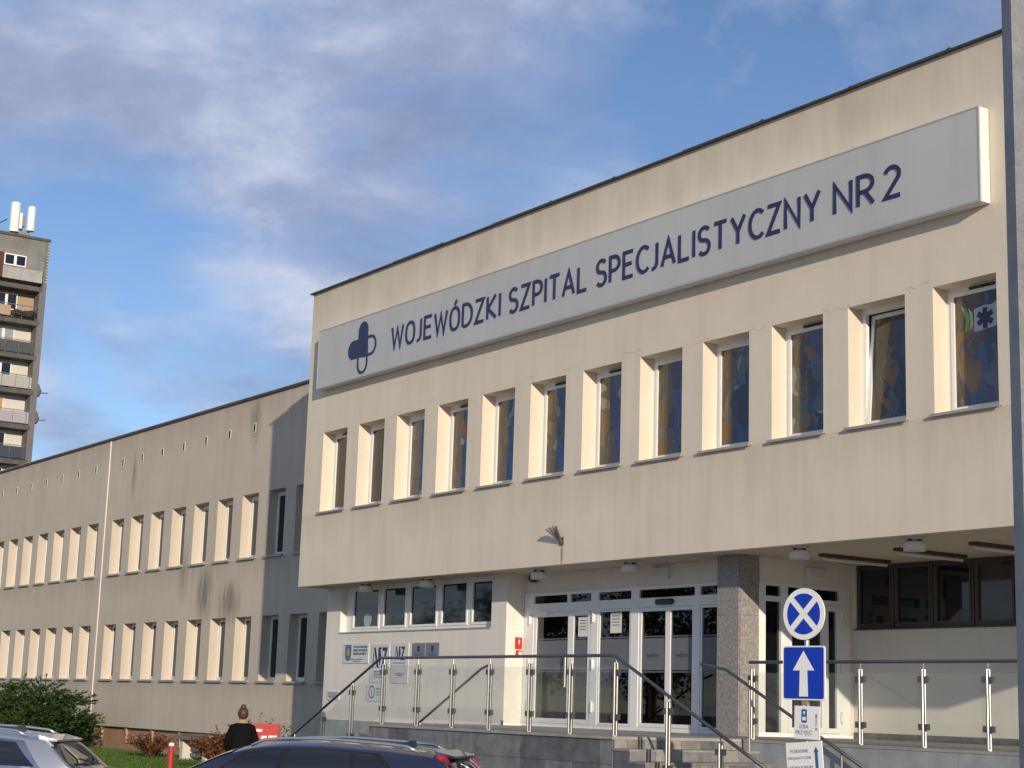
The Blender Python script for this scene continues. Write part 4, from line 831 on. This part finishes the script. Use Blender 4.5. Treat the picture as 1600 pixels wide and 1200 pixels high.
def vtail(s, wid):      # tall lamps running up the rear pillars
    pts = [(.02, .86, .78), (.05, .70, .80), (.26, .66, 1.12), (.46, .56, 1.37), (.55, .615, 1.36), (.36, .76, 1.08), (.17, .885, .80)]
    vs = [(x-.012, s*(y+.008), z) for x, y, z in pts]+[(x+.05, s*(y-.03), z-.02) for x, y, z in pts]; n = len(pts)
    return vs, [tuple(range(n)), tuple(range(2*n-1, n-1, -1))]+[(i, (i+1) % n, n+(i+1) % n, n+i) for i in range(n)]
def htail(s, wid):
    pts = [(-.02, .42, .80), (-.01, .42, .92), (.06, .78, .94), (.34, .905, .93), (.30, .91, .84), (.05, .80, .80)]
    vs = [(x-.012, s*(y+.008), z) for x, y, z in pts]+[(x+.05, s*(y-.03), z) for x, y, z in pts]; n = len(pts)
    return vs, [tuple(range(n)), tuple(range(2*n-1, n-1, -1))]+[(i, (i+1) % n, n+(i+1) % n, n+i) for i in range(n)]
HEAD = math.atan2(-.69, -.73)
hx, hy = math.cos(HEAD), math.sin(HEAD)
bc = Vector((-17.62, 9.98)); bcar = (bc.x-hx*1.7, bc.y-hy*1.7, G)
car('parked_car', 'dark navy estate car with silver roof rails parked in front of the terrace', blue, bcar, HEAD, dict(L=4.63, W=1.86, top=1.48,
    roof=[(0, .95), (.12, .98), (.44, 1.36), (.6, 1.405), (1.2, 1.45), (1.9, 1.48), (2.4, 1.47), (2.75, 1.43), (3.05, 1.34), (3.85, .97), (4.63, .8)],
    belt=[(0, .98), (1, 1.0), (2.2, .97), (3.5, .945), (3.9, .92), (4.3, .84), (4.63, .66)], gx=(.08, 3.86), dlo=(.80, 3.42, 1.25, 2.78),
    side=[(.86, 1.42, 1.28, 1.50, .08, .88), (1.48, 2.33, 1.55, 2.27, .05, .90), (2.42, 3.40, 2.36, 2.76, .05, .90)], mirror=3.15, handles=[1.55, 2.55], seams=[1.35, 2.38, 3.45],
    rail=(.75, 2.75), railm=mat('rail_silver', (.62, .63, .65), .25, metal=.9), wheels=[.95, 3.72], tail=vtail, ws=(2.98, 3.80), rw=(.14, .40), spoiler=.48, fin=.95, glass=cglass, wr=.64))
scar = (-21.36, 8.42, G)
car('parked_car', 'silver estate car with dark rear window parked at the left edge', silver, scar, HEAD+math.radians(9), dict(L=4.77, W=1.85, top=1.46,
    roof=[(0, .95), (.16, .98), (.58, 1.34), (.75, 1.385), (1.3, 1.44), (2.0, 1.46), (2.5, 1.45), (2.85, 1.41), (3.15, 1.32), (3.95, .96), (4.77, .8)],
    belt=[(0, .96), (1, .97), (2.2, .95), (3.5, .93), (3.9, .91), (4.4, .82), (4.77, .66)], gx=(.10, 3.96), dlo=(.62, 3.5, .92, 2.85),
    side=[(.68, 1.62, .98, 1.62, .12, .86), (1.68, 2.5, 1.67, 2.45, .07, .88), (2.58, 3.48, 2.52, 2.83, .06, .88)], trim=mat('chrome_trim', (.6, .6, .6), .2, metal=1), mirror=3.2, handles=[1.7, 2.7], seams=[1.5, 2.54, 3.5],
    rail=(.85, 2.9), railm=mat('rail_silver', (.62, .63, .65), .25, metal=.9), wheels=[1.0, 3.85], tail=htail, ws=(3.08, 3.9), rw=(.18, .54), spoiler=.62, fin=1.1, glass=cglass, wr=.66, finm=dark))

# ------------------------------------------------------------------ person
def person():
    t = thing('person', 'person in a black jacket with hair in a bun seen from behind', 'person', (-27.83, 13.45, G), math.radians(64.5)); t.scale = (1.02, 1.06, 1.045)
    J = {'pelvis': (0, 0, .93), 'waist': (0, .0, 1.06), 'chest': (0, .01, 1.25), 'sh': (0, .0, 1.37), 'neck': (0, .01, 1.45), 'head0': (0, .02, 1.53), 'head1': (0, .03, 1.61), 'head2': (0, .02, 1.66)}
    vs = []; es = []; rad = []; idx = {}
    def add(n, p, r, par=None):
        idx[n] = len(vs); vs.append(p); rad.append(r)
        if par: es.append((idx[par], idx[n]))
    add('pelvis', (0, 0, .93), (.165, .125)); add('waist', (0, 0, 1.08), (.16, .115), 'pelvis'); add('chest', (0, .0, 1.25), (.185, .125), 'waist'); add('sh', (0, -.005, 1.37), (.13, .10), 'chest'); add('neck', (0, .01, 1.455), (.052, .055), 'sh'); add('head0', (0, .025, 1.52), (.072, .085), 'neck'); add('head1', (0, .03, 1.60), (.078, .095), 'head0'); add('head2', (0, .02, 1.655), (.05, .06), 'head1')
    for s, n in ((1, 'l'), (-1, 'r')):
        add(n+'s', (s*.165, -.005, 1.345), (.08, .08), 'sh'); add(n+'e', (s*.265, -.03, 1.09), (.066, .066), n+'s'); add(n+'w', (s*.20, .14, .93), (.042, .042), n+'e'); add(n+'h', (s*.14, .20, .92), (.034, .045), n+'w')
        add(n+'hip', (s*.095, 0, .86), (.105, .115), 'pelvis'); add(n+'k', (s*.10, .02, .50), (.07, .075), n+'hip'); add(n+'a', (s*.105, 0 if s > 0 else -.08, .09), (.045, .05), n+'k'); add(n+'t', (s*.12, .16 if s > 0 else .08, .035), (.042, .03), n+'a')
    me = bpy.data.meshes.new('body'); me.from_pydata(vs, es, []); o = link('body', me, t)
    sk = o.modifiers.new('skin', 'SKIN'); 
    for i, r in enumerate(rad): me.skin_vertices[0].data[i].radius = r
    me.skin_vertices[0].data[0].use_root = True
    sb = o.modifiers.new('sub', 'SUBSURF'); sb.levels = 2; sb.render_levels = 2
    m = bpy.data.materials.new('clothed_body'); m.use_nodes = True; tr = m.node_tree; b = tr.nodes['Principled BSDF']; tc = N(tr, 'ShaderNodeTexCoord'); sx = N(tr, 'ShaderNodeSeparateXYZ'); tr.links.new(tc.outputs['Object'], sx.inputs[0])
    md = N(tr, 'ShaderNodeMath', operation='DIVIDE'); tr.links.new(sx.outputs[2], md.inputs[0]); md.inputs[1].default_value = 2
    r = ramp(tr, md.outputs[0], [(0, (.02, .02, .022)), (.055, (.02, .025, .04)), (.44, (.005, .005, .006)), (.715, (.42, .25, .17))]); r.color_ramp.interpolation = 'CONSTANT'; tr.links.new(r.outputs[0], b.inputs['Base Color']); b.inputs['Roughness'].default_value = .9; b.inputs['Specular IOR Level'].default_value = .1
    me.materials.append(m)
    hair = mat('hair', (.075, .042, .02), .5, .4, 30)
    hm = bpy.data.meshes.new('hair'); bm = bmesh.new(); bmesh.ops.create_uvsphere(bm, u_segments=20, v_segments=14, radius=1)
    for v in bm.verts:
        n = 1+.03*math.sin(v.co.x*17+v.co.z*9); cut = 1 if v.co.y < .25 or v.co.z > .35 else .86
        v.co = Vector((v.co.x*.094*n*cut, v.co.y*.108*n*cut-.005, v.co.z*.112*n+1.60))
    r_ = bmesh.ops.create_uvsphere(bm, u_segments=14, v_segments=10, radius=.05)
    for v in r_['verts']: v.co = Vector((v.co.x*1.05, v.co.y*.9-.07, v.co.z*.95+1.705))
    bm.to_mesh(hm); bm.free(); hm.materials.append(hair); [setattr(p, 'use_smooth', True) for p in hm.polygons]; link('hair', hm, t)
    jk = MB().lathe([(.20, .86), (.205, .95), (.185, 1.08), (.195, 1.2), (.185, 1.30), (.12, 1.40), (.07, 1.435), (.065, 1.45)], n=24); jk.v = [(x*1.0, y*.72, z) for x, y, z in jk.v]
    jk.build('jacket', mat('jacket_black', (.005, .005, .006), .9, .3, 15, spec=.15), t, True)
person()
# ------------------------------------------------------------------ red notice board, bench
rb = thing('red_notice_board', 'red board with white print standing behind the person', 'notice board', (-31.07, 15.55, -.02), math.radians(55)); rb.scale = (.82, 1, 1)
MB().box(-.33, .33, -.02, .02, .55, 1.14).build('board', redm, rb); MB().box(-.30, -.26, -.015, .015, 0, .55).build('leg', dark, rb); MB().box(.26, .30, -.015, .015, 0, .55).build('leg', dark, rb)
MB().box(-.28, -.1, -.024, -.021, .98, 1.03).box(-.28, -.18, -.024, -.021, .62, .88).box(-.12, .02, -.024, -.021, .84, .9).box(-.12, .0, -.024, -.021, .7, .74).box(.06, .26, -.024, -.021, .86, .91).box(.08, .24, -.024, -.021, .6, .72).build('print_block', tw, rb)
bn = thing('concrete_bench', 'low stone bench with pale leg against the wing plinth', 'bench', (-42.9, 19.5, -.12))
MB().box(-.95, .95, -.28, .35, .58, .68).build('seat_slab', mat('bench_stone', (.20, .19, .17), .9, .3, 6), bn); MB().box(-.85, .85, -.25, .33, .69, .73).build('upper_slab', MATS['bench_stone'], bn)
for x in (-.85, .62): MB().box(x, x+.2, -.2, .25, 0, .579).build('leg', mat('bench_leg', (.62, .57, .47), .9), bn)
for z in (.12, .27, .42): MB().box(-.64, .61, .02, .06, z, z+.1).build('slat', MATS['bench_stone'], bn)

# ------------------------------------------------------------------ plants
def leafmat(name, c, c2, rough=.7):
    m = bpy.data.materials.new(name); m.use_nodes = True; t = m.node_tree; b = t.nodes['Principled BSDF']; g = N(t, 'ShaderNodeNewGeometry')
    r = ramp(t, g.outputs['Random Per Island'], [(0, c2), (1, c)]); t.links.new(r.outputs[0], b.inputs['Base Color']); b.inputs['Roughness'].default_value = rough; b.inputs['Specular IOR Level'].default_value = .2; MATS[name] = m; return m
jun = leafmat('juniper_leaf', (.05, .088, .018), (.016, .036, .010)); bark = mat('bark', (.10, .07, .045), .9, .3, 10)
rnd = random.Random(3)
def sprays(mb, pts, n, ln, wd, spread):
    for (p, d) in pts:
        for k in range(n):
            dd = (d + Vector((rnd.gauss(0, spread), rnd.gauss(0, spread), rnd.gauss(0, spread*.6)))).normalized(); s = p + d*rnd.uniform(-.1, .25)
            l = ln*rnd.uniform(.6, 1.3); a = dd.cross(Vector((rnd.gauss(0, 1), rnd.gauss(0, 1), rnd.gauss(0, 1)))).normalized()*wd*rnd.uniform(.7, 1.3)
            mb.add([s-a*.3, s+dd*l*.5-a, s+dd*l, s+dd*l*.5+a, s+a*.3], [(0, 1, 2, 3, 4)])
jb = thing('juniper_bush', 'broad dark green spreading juniper against the wing wall', 'shrub', (-55.6, 18.3, -.1))
pts = []
lobes = [(rnd.uniform(-6.0, 4.6), rnd.uniform(-1.6, 1.2), rnd.uniform(.2, 1.5)) for _ in range(120)] + [(4.7, 0, .8), (4.8, .3, .95), (4.5, -.5, .9), (4.9, -.2, 1.15), (4.6, .2, 1.5), (4.4, -.6, .6), (3.6, 0, 1.7), (2.5, .3, 1.78), (1.0, .2, 1.8), (-1, 0, 1.75), (-3, 0, 1.65), (-5, .0, 1.6)]
for (x, y, z) in lobes:
    for k in range(34):
        u = Vector((rnd.gauss(0, 1), rnd.gauss(0, 1), rnd.gauss(0, .55))).normalized(); p = Vector((x, y, z)) + Vector((u.x*.85, u.y*.6, u.z*.28))*rnd.uniform(.6, 1)
        if p.z < .05 or p.z > 2.05 : continue
        pts.append((p, (Vector((u.x*.9+.1, u.y*.8, .2+u.z*.3))).normalized()))
mb = MB(); sprays(mb, pts, 22, .12, .016, .45); me = bpy.data.meshes.new('foliage'); me.from_pydata(mb.v, [], mb.f); me.materials.append(jun); o = link('foliage', me, jb); o['kind'] = 'stuff'
mb = MB()
for k in range(14): x = -5.5+k*.75; mb.tube([(x*.6, 0, 0), (x*.85, rnd.uniform(-.4, .4), .6), (x, rnd.uniform(-.8, .8), 1.3)], .05, 6, .015)
mb.build('branches', bark, jb)
rus = leafmat('rusty_leaf', (.20, .075, .03), (.07, .035, .018)); twg = mat('twig', (.09, .05, .03), .9)
def shrub(label, loc, rx, ry, h, nst, arch, seed, leaf=.05, nl=16):
    rn = random.Random(seed); t = thing('berry_shrub', label, 'shrub', loc, 0, 'rust coloured shrubs'); mb = MB(); lf = MB()
    for k in range(nst):
        a = rn.uniform(0, 2*PI); r = rn.uniform(.3, 1); tip = Vector((rx*r*math.cos(a), ry*r*math.sin(a), h*rn.uniform(.55, 1)*(1-.25*r))); mid = tip*.5+Vector((0, 0, h*arch*.35)); P0 = Vector((tip.x*.15, tip.y*.15, 0))
        path = [P0+(mid-P0)*2*s*(1-s)*1.0+(tip-P0)*s*s for s in [i/6 for i in range(7)]]; mb.tube(path, .008, 5, .003)
        for j in range(nl):
            s = rn.uniform(.25, 1); i = min(5, int(s*6)); p = path[i].lerp(path[i+1], s*6-i); d = Vector((rn.gauss(0, 1), rn.gauss(0, 1), rn.gauss(.2, .8))).normalized(); b = d.cross(Vector((rn.gauss(0, 1), rn.gauss(0, 1), 1))).normalized()*leaf*.4
            l = leaf*rn.uniform(.7, 1.5)*1.6; lf.add([p, p+d*l*.5-b, p+d*l, p+d*l*.5+b], [(0, 1, 2, 3)])
    mb.build('stems', twg, t); me = bpy.data.meshes.new('leaves'); me.from_pydata(lf.v, [], lf.f); me.materials.append(rus); o = link('leaves', me, t); o['kind'] = 'stuff'
shrub('rust coloured shrub in front of the brown plinth, left of the bench', (-44.7, 18.9, -.1), 1.15, .7, .8, 90, .6, 5)
shrub('dense rust coloured shrub between the bench and the person', (-32.88, 15.56, -.1), .8, .8, 1.2, 200, .7, 6, .05, 26)
shrub('thorny shrub with arching twigs around the red board', (-32.45, 16.1, -.1), .85, .8, 1.55, 90, .9, 8, .045, 12)
gm = leafmat('grass_blade', (.085, .15, .025), (.04, .075, .015))
mb = MB(); rn = random.Random(11)
for k in range(42000):
    x = rn.uniform(-52, -31); y = rn.uniform(10, 20.5)
    if y > 14.2 and x > -30 or (x > -43 and y < 9.5+(x+43)*4.7/12): continue
    a = rn.uniform(0, PI); h = rn.uniform(.04, .11); c, s = math.cos(a)*.012, math.sin(a)*.012; lx, ly = rn.gauss(0, .03), rn.gauss(0, .03)
    mb.add([(x-c, y-s, -.1), (x+c, y+s, -.1), (x+lx, y+ly, -.1+h)], [(0, 1, 2)])
me = bpy.data.meshes.new('grass'); me.from_pydata(mb.v, [], mb.f); me.materials.append(gm); tag(link('grass', me), 'short green grass of the lawn before the hospital wing', 'grass', None, 'stuff')

# ------------------------------------------------------------------ trees across the forecourt, mirrored in the entrance glass
tleaf = leafmat('autumn_leaf', (.085, .10, .03), (.035, .05, .015))
for i, (x, y, h) in enumerate([(-66, -24, 10), (-71.5, -28, 12), (-77, -24.5, 9.5), (-82, -29, 13), (-88, -25, 10.5), (-94, -27, 11.5), (-99.5, -24, 8)]):
    rn = random.Random(40+i)
    t = thing('deciduous_tree', 'broad leafy tree across the forecourt, seen only as a dark reflection in the entrance glass', 'tree', (x, y, G), 0, 'trees reflected in the entrance glass')
    mb = MB(); mb.tube([(0, 0, 0), (.1, .05, h*.25), (.0, .1, h*.55), (.1, 0, h*.85)], .24, 9, .05); tips = []
    for k in range(11):
        a = rn.uniform(0, 2*PI); z0 = h*rn.uniform(.25, .7); r = h*rn.uniform(.16, .32); p = Vector((r*math.cos(a), r*math.sin(a), z0+h*rn.uniform(.08, .25))); mb.tube([(0, 0, z0), (p.x*.5, p.y*.5, z0+(p.z-z0)*.65), p], .08, 6, .02); tips.append(p)
    mb.build('trunk', bark, t); lf = MB()
    for p in tips+[Vector((0, 0, h*.9)), Vector((.4, .3, h*.75))]:
        for k in range(190):
            q = p+Vector((rn.gauss(0, .8), rn.gauss(0, .8), rn.gauss(0, .6))); d = Vector((rn.gauss(0, 1), rn.gauss(0, 1), rn.gauss(0, 1))).normalized(); b = d.cross(Vector((rn.gauss(0, 1), 1, rn.gauss(0, 1)))).normalized()*.1
            lf.add([q, q+d*.15-b, q+d*.34, q+d*.15+b], [(0, 1, 2, 3)])
    me = bpy.data.meshes.new('crown'); me.from_pydata(lf.v, [], lf.f); me.materials.append(tleaf); o = link('crown', me, t); o['kind'] = 'stuff'
